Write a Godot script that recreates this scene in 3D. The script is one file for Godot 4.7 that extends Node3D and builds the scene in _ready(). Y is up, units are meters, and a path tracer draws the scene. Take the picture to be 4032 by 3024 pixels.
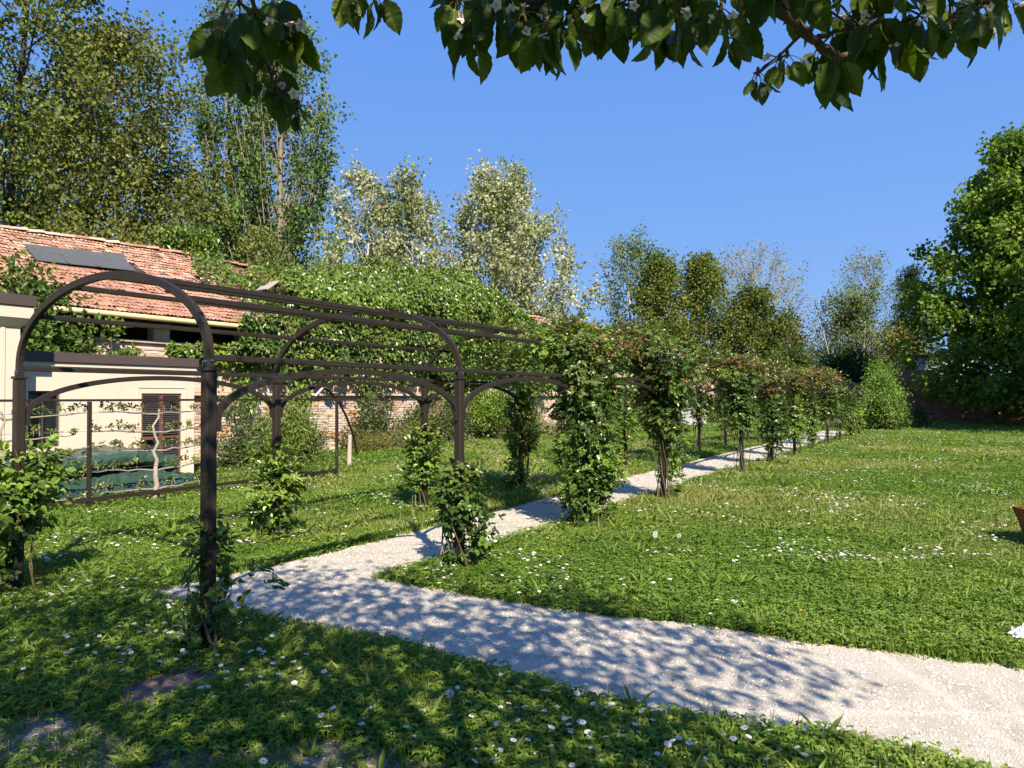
extends Node3D

# ---- frame of the pergola row: al = metres along it from the first lawn-side post, ac = metres across it towards the house
const R0 := Vector3(-1.8587, 0, -4.3428)
const D := Vector3(0.54485, 0, -0.83854)
const L := Vector3(-0.83854, 0, -0.54485)
const BAY := 2.5268
const WID := 2.5338
var rng := RandomNumberGenerator.new()
var noise := FastNoiseLite.new()
var M := {}
var leaf_forms := []
var path_shape := PackedVector2Array()
var soil_shapes := []
var cherry_spurs := [
	[Vector3(-0.744, 2.552, -1.816), 5, 1.00], [Vector3(-0.679, 2.427, -1.644), 5, 1.00], [Vector3(-0.586, 2.451, -1.601), 4, 1.00], [Vector3(-0.645, 2.551, -1.905), 5, 1.00],
	[Vector3(-0.534, 2.473, -1.673), 6, 1.00], [Vector3(-0.516, 2.455, -1.675), 3, 1.00], [Vector3(-0.648, 2.486, -1.944), 4, 0.95], [Vector3(-0.731, 2.468, -1.905), 5, 1.00],
	[Vector3(-0.666, 2.401, -1.701), 3, 1.00], [Vector3(-0.645, 2.447, -1.937), 4, 0.90], [Vector3(-0.570, 2.346, -1.789), 4, 0.80], [Vector3(-0.559, 2.321, -1.837), 5, 0.60],
	[Vector3(-0.648, 2.503, -1.672), 4, 1.00], [Vector3(-0.643, 2.670, -1.929), 4, 1.00], [Vector3(-0.420, 2.646, -1.842), 3, 0.90], [Vector3(-0.400, 2.681, -1.938), 4, 0.90],
	[Vector3(-0.360, 2.666, -1.913), 3, 0.85], [Vector3(-0.130, 2.526, -1.705), 3, 1.00], [Vector3(-0.106, 2.513, -1.726), 5, 1.10], [Vector3(-0.096, 2.432, -1.658), 3, 1.15],
	[Vector3(-0.042, 2.471, -1.651), 4, 1.00], [Vector3(-0.047, 2.491, -1.623), 4, 1.00], [Vector3(0.031, 2.494, -1.705), 6, 1.15], [Vector3(0.073, 2.592, -1.811), 5, 1.10],
	[Vector3(0.081, 2.413, -1.601), 6, 1.10], [Vector3(0.000, 2.601, -1.837), 4, 1.00], [Vector3(0.137, 2.532, -1.718), 4, 1.00], [Vector3(0.118, 2.483, -1.708), 3, 1.10],
	[Vector3(0.192, 2.600, -1.886), 4, 0.75], [Vector3(0.212, 2.515, -1.768), 5, 0.80], [Vector3(0.242, 2.527, -1.711), 4, 0.90], [Vector3(0.269, 2.528, -1.768), 5, 1.00],
	[Vector3(0.362, 2.598, -1.847), 5, 1.05], [Vector3(0.276, 2.482, -1.620), 4, 1.00], [Vector3(0.415, 2.587, -1.941), 4, 1.05], [Vector3(0.368, 2.457, -1.608), 5, 1.00],
	[Vector3(0.466, 2.551, -1.862), 5, 1.00], [Vector3(0.530, 2.618, -1.896), 4, 0.90], [Vector3(0.484, 2.449, -1.606), 5, 0.90], [Vector3(0.626, 2.579, -1.876), 6, 1.00],
	[Vector3(0.551, 2.466, -1.728), 3, 1.00], [Vector3(0.465, 2.592, -1.802), 4, 1.00], [Vector3(0.565, 2.298, -1.603), 4, 0.62], [Vector3(0.621, 2.337, -1.616), 3, 0.62],
	[Vector3(0.656, 2.368, -1.663), 2, 0.60], [Vector3(0.847, 2.518, -1.934), 6, 1.10], [Vector3(0.779, 2.367, -1.669), 6, 1.10], [Vector3(0.905, 2.544, -1.865), 5, 1.10],
	[Vector3(0.873, 2.619, -1.925), 4, 0.90], [Vector3(0.959, 2.635, -1.930), 5, 1.00], [Vector3(0.892, 2.492, -1.721), 6, 1.15], [Vector3(0.887, 2.425, -1.724), 5, 1.00],
	[Vector3(0.982, 2.487, -1.784), 5, 1.00], [Vector3(1.071, 2.513, -1.871), 4, 0.90], [Vector3(0.968, 2.459, -1.638), 4, 0.90], [Vector3(1.047, 2.590, -1.862), 4, 1.00],
	[Vector3(1.186, 2.612, -1.879), 5, 1.00], [Vector3(1.164, 2.576, -1.901), 4, 0.90], [Vector3(1.076, 2.462, -1.613), 5, 0.95], [Vector3(1.323, 2.627, -1.931), 5, 0.90],
	[Vector3(1.071, 2.437, -1.632), 3, 0.80], [Vector3(1.216, 2.534, -1.719), 3, 0.90], [Vector3(0.764, 2.604, -1.814), 4, 0.90], [Vector3(-0.167, 2.710, -1.921), 4, 1.00],
	[Vector3(-0.073, 2.592, -1.719), 4, 1.00], [Vector3(0.001, 2.730, -1.923), 4, 1.00], [Vector3(0.082, 2.651, -1.791), 4, 1.00], [Vector3(0.138, 2.592, -1.709), 4, 1.00],
	[Vector3(0.184, 2.590, -1.711), 4, 1.00], [Vector3(0.277, 2.552, -1.662), 4, 1.00], [Vector3(0.335, 2.523, -1.627), 4, 1.00], [Vector3(0.418, 2.542, -1.652), 4, 1.00],
	[Vector3(0.510, 2.664, -1.841), 4, 1.00], [Vector3(0.637, 2.722, -1.949), 4, 1.00], [Vector3(0.607, 2.558, -1.657), 4, 1.00], [Vector3(0.650, 2.535, -1.617), 4, 1.00],
	[Vector3(0.869, 2.708, -1.945), 4, 1.00], [Vector3(0.893, 2.622, -1.787), 4, 1.00], [Vector3(0.930, 2.598, -1.742), 4, 1.00], [Vector3(0.960, 2.582, -1.683), 4, 1.00],
	[Vector3(1.115, 2.632, -1.808), 4, 1.00], [Vector3(1.260, 2.676, -1.889), 4, 1.00], [Vector3(1.222, 2.621, -1.759), 4, 1.00]]
var cherry_twigs := [
	[[Vector3(0.602, 2.569, -1.720), Vector3(0.679, 2.510, -1.750), Vector3(0.762, 2.470, -1.780), Vector3(0.782, 2.454, -1.790), Vector3(0.840, 2.434, -1.800), Vector3(0.919, 2.425, -1.820)], 0.0135, 0.0085],
	[[Vector3(0.652, 2.586, -1.760), Vector3(0.732, 2.513, -1.780), Vector3(0.768, 2.472, -1.790)], 0.0090, 0.0070],
	[[Vector3(0.739, 2.475, -1.780), Vector3(0.694, 2.435, -1.800), Vector3(0.635, 2.386, -1.800)], 0.0045, 0.0030],
	[[Vector3(0.782, 2.472, -1.790), Vector3(0.835, 2.490, -1.800), Vector3(0.939, 2.516, -1.800), Vector3(1.063, 2.476, -1.800), Vector3(1.096, 2.496, -1.800), Vector3(1.148, 2.518, -1.800), Vector3(1.247, 2.572, -1.820), Vector3(1.307, 2.598, -1.820)], 0.0060, 0.0020],
	[[Vector3(-0.650, 2.592, -1.750), Vector3(-0.628, 2.477, -1.750), Vector3(-0.604, 2.363, -1.760), Vector3(-0.587, 2.341, -1.770), Vector3(-0.556, 2.294, -1.780), Vector3(-0.536, 2.265, -1.780)], 0.0055, 0.0020],
	[[Vector3(-0.698, 2.593, -1.750), Vector3(-0.724, 2.528, -1.760), Vector3(-0.732, 2.491, -1.770)], 0.0040, 0.0020],
	[[Vector3(-0.234, 2.610, -1.750), Vector3(-0.038, 2.561, -1.750), Vector3(0.090, 2.550, -1.760), Vector3(0.206, 2.529, -1.770), Vector3(0.315, 2.548, -1.770), Vector3(0.445, 2.527, -1.780), Vector3(0.548, 2.498, -1.800), Vector3(0.574, 2.478, -1.800)], 0.0070, 0.0020],
	[[Vector3(-0.450, 2.611, -1.750), Vector3(-0.374, 2.591, -1.750), Vector3(-0.323, 2.578, -1.750)], 0.0040, 0.0020]]


func P(al: float, ac: float, h := 0.0) -> Vector3:
	return R0 + D * al + L * ac + Vector3(0, h, 0)

func row_xf(al: float, ac: float) -> Transform3D:
	return Transform3D(Basis(D, Vector3.UP, -L), P(al, ac))

func rf(a: float, b: float) -> float:
	return rng.randf_range(a, b)

func rdir() -> Vector3:
	var z := rf(-1, 1)
	var a := rf(0, TAU)
	var r := sqrt(1.0 - z * z)
	return Vector3(r * cos(a), z, r * sin(a))

func gauss3(s: float) -> Vector3:
	return Vector3(rng.randfn(0, s), rng.randfn(0, s), rng.randfn(0, s))

func pick(list: Array) -> Color:
	var c: Color = list[rng.randi() % list.size()]
	var k := rf(0.8, 1.22)
	return Color(c.r * k, c.g * k, c.b * k * rf(0.85, 1.15))

# ---- geometry collector
class Geo:
	var v := PackedVector3Array()
	var n := PackedVector3Array()
	var c := PackedColorArray()
	var i := PackedInt32Array()
	var col := Color(1, 1, 1)
	var o := Vector3.ZERO     # (al, 0, ac) of the thing's base, for rb()

	func tri(a: Vector3, b: Vector3, d: Vector3, outw: Vector3) -> void:
		var nn := (d - a).cross(b - a)
		var bb := b
		var dd := d
		if nn.dot(outw) < 0.0:
			bb = d
			dd = b
			nn = -nn
		nn = nn.normalized()
		var k := v.size()
		v.append(a); v.append(bb); v.append(dd)
		n.append(nn); n.append(nn); n.append(nn)
		c.append(col); c.append(col); c.append(col)
		i.append(k); i.append(k + 1); i.append(k + 2)

	func quad(a: Vector3, b: Vector3, d: Vector3, e: Vector3, outw: Vector3) -> void:
		tri(a, b, d, outw)
		tri(a, d, e, outw)

	# box with chamfered edges
	func cbox(t: Transform3D, s: Vector3, bev := 0.004) -> void:
		var h := s * 0.5
		bev = minf(bev, minf(h.x, minf(h.y, h.z)) * 0.45)
		var q := h - Vector3(bev, bev, bev)
		var X := func(a, b, d): return t * Vector3(a * h.x, b * q.y, d * q.z)
		var Y := func(a, b, d): return t * Vector3(a * q.x, b * h.y, d * q.z)
		var Z := func(a, b, d): return t * Vector3(a * q.x, b * q.y, d * h.z)
		var m := t.basis
		for a in [-1, 1]:
			quad(X.call(a, -1, -1), X.call(a, 1, -1), X.call(a, 1, 1), X.call(a, -1, 1), m.x * a)
			quad(Y.call(-1, a, -1), Y.call(1, a, -1), Y.call(1, a, 1), Y.call(-1, a, 1), m.y * a)
			quad(Z.call(-1, -1, a), Z.call(1, -1, a), Z.call(1, 1, a), Z.call(-1, 1, a), m.z * a)
			for b in [-1, 1]:
				quad(X.call(a, b, -1), X.call(a, b, 1), Y.call(a, b, 1), Y.call(a, b, -1), m.x * a + m.y * b)
				quad(X.call(a, -1, b), X.call(a, 1, b), Z.call(a, 1, b), Z.call(a, -1, b), m.x * a + m.z * b)
				quad(Y.call(-1, a, b), Y.call(1, a, b), Z.call(1, a, b), Z.call(-1, a, b), m.y * a + m.z * b)
				for d in [-1, 1]:
					tri(X.call(a, b, d), Y.call(a, b, d), Z.call(a, b, d), m.x * a + m.y * b + m.z * d)

	# box given in row coordinates, as seen from the thing's base
	func rb(al0: float, al1: float, ac0: float, ac1: float, h0: float, h1: float, bev := 0.004) -> void:
		cbox(Transform3D(Basis(), Vector3((al0 + al1) * 0.5 - o.x, (h0 + h1) * 0.5, -((ac0 + ac1) * 0.5 - o.z))), Vector3(absf(al1 - al0), absf(h1 - h0), absf(ac1 - ac0)), bev)

	func rp(al: float, ac: float, h: float) -> Vector3:
		return Vector3(al - o.x, h, -(ac - o.z))

	func tube(p: PackedVector3Array, r: PackedFloat32Array, sides: int, cap := false) -> void:
		var base := v.size()
		var last := p.size() - 1
		var u := Vector3.ZERO
		var t := Vector3.UP
		for k in p.size():
			t = (p[mini(k + 1, last)] - p[maxi(k - 1, 0)]).normalized()
			if k == 0:
				u = t.cross(Vector3(0.31, 0.12, 0.94)).normalized()
			else:
				u = (u - t * u.dot(t)).normalized()
			var w := t.cross(u)
			for s in sides:
				var a := TAU * s / sides
				var d := u * cos(a) + w * sin(a)
				v.append(p[k] + d * r[k]); n.append(d); c.append(col)
		for k in last:
			for s in sides:
				var a := base + k * sides + s
				var b := base + k * sides + (s + 1) % sides
				i.append(a); i.append(a + sides); i.append(b)
				i.append(b); i.append(a + sides); i.append(b + sides)
		if cap:
			for s in range(1, sides - 1):
				var e := base + last * sides
				tri(v[e], v[e + s], v[e + s + 1], t)

	# rectangular bar swept along p; nn = direction of its height at each point, bb = its width direction
	func bar(p: PackedVector3Array, nn: PackedVector3Array, bb: Vector3, hgt: float, wid: float) -> void:
		var cs := [Vector2(-1, -1), Vector2(1, -1), Vector2(1, 1), Vector2(-1, 1)]
		for k in p.size() - 1:
			for e in 4:
				var a: Vector2 = cs[e]
				var b: Vector2 = cs[(e + 1) % 4]
				var mid := (a + b) * 0.5
				var q := func(kk, w2): return p[kk] + nn[kk] * (w2.x * hgt * 0.5) + bb * (w2.y * wid * 0.5)
				quad(q.call(k, a), q.call(k, b), q.call(k + 1, b), q.call(k + 1, a), nn[k] * mid.x + bb * mid.y)
		for kk in [0, p.size() - 1]:
			var out2 := (p[kk] - p[1 if kk == 0 else kk - 1])
			var w := func(a): return p[kk] + nn[kk] * (a.x * hgt * 0.5) + bb * (a.y * wid * 0.5)
			quad(w.call(cs[0]), w.call(cs[1]), w.call(cs[2]), w.call(cs[3]), out2)

	# a folded leaf of four corners (no normals: flat shaded)
	func leaf(p: Vector3, dir: Vector3, up: Vector3, ln: float, wd: float, cc: Color) -> void:
		var s := dir.cross(up).normalized() * (wd * 0.5)
		var lift := s.cross(dir).normalized() * (wd * 0.18)
		var m := p + dir * (ln * 0.45) + lift
		var k := v.size()
		v.append(p); v.append(m + s); v.append(p + dir * ln - lift); v.append(m - s)
		c.append(cc); c.append(cc); c.append(cc); c.append(cc)
		i.append(k); i.append(k + 1); i.append(k + 2)
		i.append(k); i.append(k + 2); i.append(k + 3)

	# an oval leaf of six corners
	func oval(p: Vector3, dir: Vector3, up: Vector3, ln: float, wd: float, cc: Color) -> void:
		var s := dir.cross(up).normalized() * (wd * 0.5)
		var lift := s.cross(dir).normalized() * (wd * 0.22)
		var k := v.size()
		v.append(p)
		v.append(p + dir * (ln * 0.3) + s * 0.92 + lift); v.append(p + dir * (ln * 0.68) + s * 0.8 + lift)
		v.append(p + dir * ln - lift * 0.7)
		v.append(p + dir * (ln * 0.68) - s * 0.8 + lift); v.append(p + dir * (ln * 0.3) - s * 0.92 + lift)
		for q in 6: c.append(cc)
		for q in 4:
			i.append(k); i.append(k + q + 1); i.append(k + q + 2)

	func mesh() -> ArrayMesh:
		var a := []
		a.resize(Mesh.ARRAY_MAX)
		a[Mesh.ARRAY_VERTEX] = v
		if n.size() == v.size():
			a[Mesh.ARRAY_NORMAL] = n
		a[Mesh.ARRAY_COLOR] = c
		a[Mesh.ARRAY_INDEX] = i
		var m := ArrayMesh.new()
		m.add_surface_from_arrays(Mesh.PRIMITIVE_TRIANGLES, a)
		return m

class Copies_of:
	var buf := PackedFloat32Array()
	var count := 0
	func add(t: Transform3D, cc: Color) -> void:
		var b := t.basis
		buf.append_array(PackedFloat32Array([b.x.x, b.y.x, b.z.x, t.origin.x, b.x.y, b.y.y, b.z.y, t.origin.y, b.x.z, b.y.z, b.z.z, t.origin.z, cc.r, cc.g, cc.b, 1.0]))
		count += 1

# ---- nodes
var taken := {}

func numbered(called: String) -> String:
	if not taken.has(called):
		taken[called] = 0
		return called
	taken[called] += 1
	return "%s_%03d" % [called, taken[called]]

func thing(called: String, label: String, category: String, xf := Transform3D(), group := "") -> Node3D:
	var t := Node3D.new()
	t.name = numbered(called)
	add_child(t)
	t.transform = xf
	tag(t, label, category, group)
	return t

func tag(t: Node, label: String, category: String, group := "") -> void:
	t.set_meta("label", label)
	t.set_meta("category", category)
	if group:
		t.set_meta("group", group)

func part(called: String, m: Mesh, mat: Material, parent: Node, xf := Transform3D()) -> MeshInstance3D:
	var p := MeshInstance3D.new()
	p.name = called if parent != self else numbered(called)
	p.mesh = m
	p.material_override = mat
	p.transform = xf
	parent.add_child(p, true)
	return p

func stuff_part(called: String, m: Mesh, mat: Material, parent: Node, xf := Transform3D()) -> MeshInstance3D:
	var p := part(called, m, mat, parent, xf)
	p.set_meta("kind", "stuff")
	return p

func many(called: String, m: Mesh, mat: Material, k: Copies_of, parent: Node) -> MultiMeshInstance3D:
	var mm := MultiMesh.new()
	mm.transform_format = MultiMesh.TRANSFORM_3D
	mm.use_colors = true
	mm.mesh = m
	mm.instance_count = k.count
	mm.buffer = k.buf
	var p := MultiMeshInstance3D.new()
	p.name = called if parent != self else numbered(called)
	p.multimesh = mm
	p.material_override = mat
	p.set_meta("kind", "stuff")
	parent.add_child(p, true)
	return p

# ---- materials
func noise_tex(freq: float, cols: Array, sz := 512, oct := 4, kind := FastNoiseLite.TYPE_SIMPLEX_SMOOTH, sd := 3) -> NoiseTexture2D:
	var f := FastNoiseLite.new()
	f.noise_type = kind
	f.frequency = freq
	f.seed = sd
	f.fractal_octaves = oct
	var t := NoiseTexture2D.new()
	t.width = sz; t.height = sz
	t.seamless = true
	t.noise = f
	if cols.size():
		var g := Gradient.new()
		var off := PackedFloat32Array()
		var cc := PackedColorArray()
		for k in cols.size():
			off.append(float(k) / (cols.size() - 1))
			cc.append((cols[k] as Color).linear_to_srgb())
		g.offsets = off
		g.colors = cc
		t.color_ramp = g
	return t

func mat(nm: String, col: Color, rough := 0.8, spec := 0.4) -> StandardMaterial3D:
	var m := StandardMaterial3D.new()
	m.resource_name = nm
	m.albedo_color = col.linear_to_srgb()
	m.roughness = rough
	m.metallic_specular = spec
	m.vertex_color_use_as_albedo = true
	M[nm] = m
	return m

func textured(m: StandardMaterial3D, t: Texture2D, scale: float, bump: Texture2D = null, bump_cm := 0.0) -> void:
	m.albedo_texture = t
	m.uv1_triplanar = true
	m.uv1_world_triplanar = true
	m.uv1_scale = Vector3.ONE * scale
	if bump:
		m.heightmap_enabled = true
		m.heightmap_texture = bump
		m.heightmap_scale = bump_cm

func leafmat(nm: String, rough: float, spec: float, back: Color) -> void:
	var m := mat(nm, Color(1, 1, 1), rough, spec)
	m.backlight_enabled = true
	m.backlight = back.linear_to_srgb()
	m.cull_mode = BaseMaterial3D.CULL_DISABLED

func make_materials() -> void:
	leafmat("leaf", 0.5, 0.4, Color(0.75, 0.8, 0.25))
	leafmat("gloss_leaf", 0.33, 0.5, Color(0.6, 0.65, 0.2))
	leafmat("grass_blade", 0.55, 0.35, Color(0.75, 0.85, 0.25))
	leafmat("petal", 0.6, 0.3, Color(0.6, 0.6, 0.6))
	var steel := mat("bronze_paint", Color(0.024, 0.0185, 0.0145), 0.42, 0.35)
	steel.roughness_texture = noise_tex(0.02, [Color(0.5, 0.5, 0.5), Color(0.9, 0.9, 0.9)])
	steel.uv1_triplanar = true
	steel.uv1_world_triplanar = true
	steel.roughness = 0.62
	textured(steel, noise_tex(0.012, [Color(0.72, 0.72, 0.74), Color(1, 0.98, 0.95), Color(1.0, 0.96, 0.9)], 512, 5), 1.3)
	var chrome := mat("bright_bolt", Color(0.75, 0.75, 0.74), 0.12)
	chrome.metallic = 1.0
	var bark := mat("bark", Color(1, 1, 1), 0.9, 0.2)
	textured(bark, noise_tex(0.05, [Color(0.45, 0.45, 0.45), Color(1, 1, 1), Color(0.7, 0.7, 0.7)]), 2.0, noise_tex(0.06, []), 1.2)
	var plaster := mat("cream_plaster", Color(0.56, 0.475, 0.385), 0.9, 0.2)
	textured(plaster, noise_tex(0.006, [Color(0.9, 0.9, 0.9), Color(1, 1, 1), Color(0.97, 0.96, 0.94)], 512, 6), 0.35, noise_tex(0.12, []), 0.15)
	var fascia := mat("brown_fascia", Color(0.075, 0.055, 0.05), 0.5, 0.4)
	textured(fascia, noise_tex(0.01, [Color(0.8, 0.8, 0.8), Color(1, 1, 1)]), 0.7)
	mat("dark_glass", Color(0.012, 0.014, 0.018), 0.08, 0.6)
	var shut := mat("shutter_metal", Color(0.06, 0.055, 0.058), 0.45, 0.4)
	textured(shut, noise_tex(0.02, [Color(0.75, 0.75, 0.75), Color(1, 1, 1)]), 1.0)
	mat("shutter_frame", Color(0.13, 0.06, 0.045), 0.6, 0.3)
	var old := mat("old_wall", Color(1, 1, 1), 0.95, 0.15)
	textured(old, noise_tex(0.012, [Color(0.16, 0.13, 0.11), Color(0.42, 0.35, 0.29), Color(0.5, 0.33, 0.22), Color(0.55, 0.5, 0.45), Color(0.3, 0.27, 0.25)], 512, 6), 0.3, noise_tex(0.05, [], 512, 5), 1.5)
	mat("brick", Color(1, 1, 1), 0.92, 0.15).heightmap_enabled = false
	textured(M["brick"], noise_tex(0.03, [Color(0.7, 0.7, 0.7), Color(1, 1, 1)], 512, 5), 1.5)
	var tile := mat("roof_clay", Color(1, 1, 1), 0.88, 0.2)
	textured(tile, noise_tex(0.015, [Color(0.45, 0.42, 0.38), Color(0.85, 0.82, 0.8), Color(1, 1, 1), Color(1, 0.95, 0.9)], 512, 6), 0.8)
	var sheet := mat("roofing_felt", Color(0.085, 0.092, 0.097), 0.7, 0.3)
	textured(sheet, noise_tex(0.02, [Color(0.6, 0.62, 0.62), Color(1, 1, 1), Color(0.85, 0.85, 0.85)], 512, 5), 0.6)
	mat("gutter_paint", Color(0.62, 0.52, 0.27), 0.5, 0.4)
	mat("dark_timber", Color(0.05, 0.038, 0.03), 0.9, 0.2)
	var tarp := mat("green_tarpaulin", Color(0.028, 0.062, 0.045), 0.4, 0.5)
	textured(tarp, noise_tex(0.01, [Color(0.7, 0.75, 0.75), Color(1, 1, 1), Color(1.0, 1.0, 1.0)], 512, 5), 0.5)
	var rust := mat("rusty_iron", Color(1, 1, 1), 0.8, 0.3)
	textured(rust, noise_tex(0.02, [Color(0.05, 0.035, 0.03), Color(0.14, 0.09, 0.07), Color(0.22, 0.15, 0.12), Color(0.1, 0.09, 0.09)], 512, 5), 1.5, noise_tex(0.1, []), 0.3)
	var corten := mat("rust_steel", Color(0.36, 0.11, 0.035), 0.75, 0.3)
	textured(corten, noise_tex(0.03, [Color(0.6, 0.6, 0.6), Color(1, 1, 1)], 512, 5), 1.5)
	var gravel := mat("gravel", Color(1, 1, 1), 0.95, 0.15)
	textured(gravel, noise_tex(0.22, [Color(0.30, 0.265, 0.215), Color(0.56, 0.51, 0.425), Color(0.64, 0.59, 0.49), Color(0.74, 0.69, 0.585)], 1024, 3), 0.7, noise_tex(0.2, [], 1024, 3), 1.2)
	gravel.detail_enabled = true
	gravel.detail_albedo = noise_tex(0.006, [Color(0.78, 0.76, 0.73), Color(1, 1, 1), Color(0.9, 0.9, 0.9)], 512, 5, FastNoiseLite.TYPE_SIMPLEX_SMOOTH, 9)
	gravel.detail_blend_mode = BaseMaterial3D.BLEND_MODE_MUL
	mat("pebble", Color(1, 1, 1), 0.85, 0.25)
	var soil := mat("soil", Color(1, 1, 1), 0.95, 0.15)
	textured(soil, noise_tex(0.05, [Color(0.10, 0.08, 0.06), Color(0.2, 0.165, 0.13), Color(0.31, 0.265, 0.215), Color(0.16, 0.14, 0.1)], 1024, 5), 0.8, noise_tex(0.1, [], 1024, 4), 1.0)
	var ground := mat("turf_soil", Color(1, 1, 1), 0.95, 0.15)
	textured(ground, noise_tex(0.03, [Color(0.03, 0.045, 0.012), Color(0.06, 0.1, 0.02), Color(0.09, 0.12, 0.03), Color(0.07, 0.07, 0.035)], 1024, 5), 0.5)
	var stonew := mat("dark_brick_wall", Color(1, 1, 1), 0.95, 0.15)
	textured(stonew, noise_tex(0.04, [Color(0.14, 0.08, 0.055), Color(0.25, 0.14, 0.1), Color(0.3, 0.2, 0.15)], 512, 5), 0.6, noise_tex(0.08, []), 1.5)
	var pale := mat("pale_render", Color(0.5, 0.5, 0.52), 0.9, 0.2)
	pale.roughness = 0.85
	mat("weathered_timber", Color(0.32, 0.28, 0.24), 0.9, 0.2)
	mat("wire", Color(0.3, 0.29, 0.28), 0.4, 0.5).metallic = 0.8

func _ready() -> void:
	rng.seed = 20240417
	noise.seed = 11
	noise.frequency = 0.35
	noise.fractal_octaves = 3
	# ---- camera, sky, sun, exposure
	var cam := Camera3D.new()
	cam.name = "camera"
	cam.fov = 56.93
	cam.near = 0.05
	cam.far = 600.0
	cam.position = Vector3(0, 1.5548, 0)
	cam.rotation = Vector3(0.0208, 0, -0.0043)
	add_child(cam)
	cam.current = true
	var env := Environment.new()
	env.background_mode = Environment.BG_SKY
	var sky := ProceduralSkyMaterial.new()
	sky.sky_top_color = Color(0.252, 0.41, 0.668)
	sky.sky_horizon_color = Color(0.43, 0.563, 0.715)
	sky.sky_curve = 0.22
	sky.ground_bottom_color = Color(0.2, 0.22, 0.12)
	sky.ground_horizon_color = Color(0.45, 0.5, 0.42)
	sky.sun_angle_max = 12.0
	sky.use_debanding = false
	env.sky = Sky.new()
	env.sky.sky_material = sky
	env.tonemap_mode = Environment.TONE_MAPPER_LINEAR
	env.tonemap_exposure = 2.1
	env.sdfgi_enabled = true
	env.ssao_enabled = true
	env.ssil_enabled = true
	var we := WorldEnvironment.new()
	we.name = "world_environment"
	we.environment = env
	add_child(we)
	var sun := DirectionalLight3D.new()
	sun.name = "sun"
	sun.light_energy = 1.6
	sun.light_color = Color(1.0, 0.945, 0.865)
	sun.light_angular_distance = 0.53
	sun.shadow_enabled = true
	sun.look_at_from_position(Vector3.ZERO, Vector3(-0.388, -1.0, -1.111))
	add_child(sun)

	make_materials()
	build_ground()
	build_barn()
	build_house()
	build_end_wall()
	build_trees()
	build_pergolas()
	build_climbers()
	build_espaliers()
	build_shrubs()
	build_ivy()
	build_small_things()
	build_cherry()
	build_grass()

# ---- ground, path, soil
func jitter_shape(s: PackedVector2Array, step: float, amp: float) -> PackedVector2Array:
	var out := PackedVector2Array()
	for k in s.size():
		var a := s[k]
		var b := s[(k + 1) % s.size()]
		var m := maxi(1, int(a.distance_to(b) / step))
		for q in m:
			var p := a.lerp(b, float(q) / m)
			out.append(p + Vector2(noise.get_noise_2d(p.x * 9.0, p.y * 9.0), noise.get_noise_2d(p.x * 9.0 + 77.0, p.y * 9.0)) * amp)
	return out

func flat_sheet(s: PackedVector2Array, y: float) -> ArrayMesh:
	var g := Geo.new()
	for p in s:
		g.v.append(Vector3(p.x, y, p.y)); g.n.append(Vector3.UP); g.c.append(Color.WHITE)
	var t := Geometry2D.triangulate_polygon(s)
	for k in range(0, t.size(), 3):
		var a := g.v[t[k]]
		var b := g.v[t[k + 1]]
		var d := g.v[t[k + 2]]
		if (d - a).cross(b - a).y > 0.0:
			g.i.append_array(PackedInt32Array([t[k], t[k + 1], t[k + 2]]))
		else:
			g.i.append_array(PackedInt32Array([t[k], t[k + 2], t[k + 1]]))
	return g.mesh()

func p2(al: float, ac: float) -> Vector2:
	var p := P(al, ac)
	return Vector2(p.x, p.z)

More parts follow.
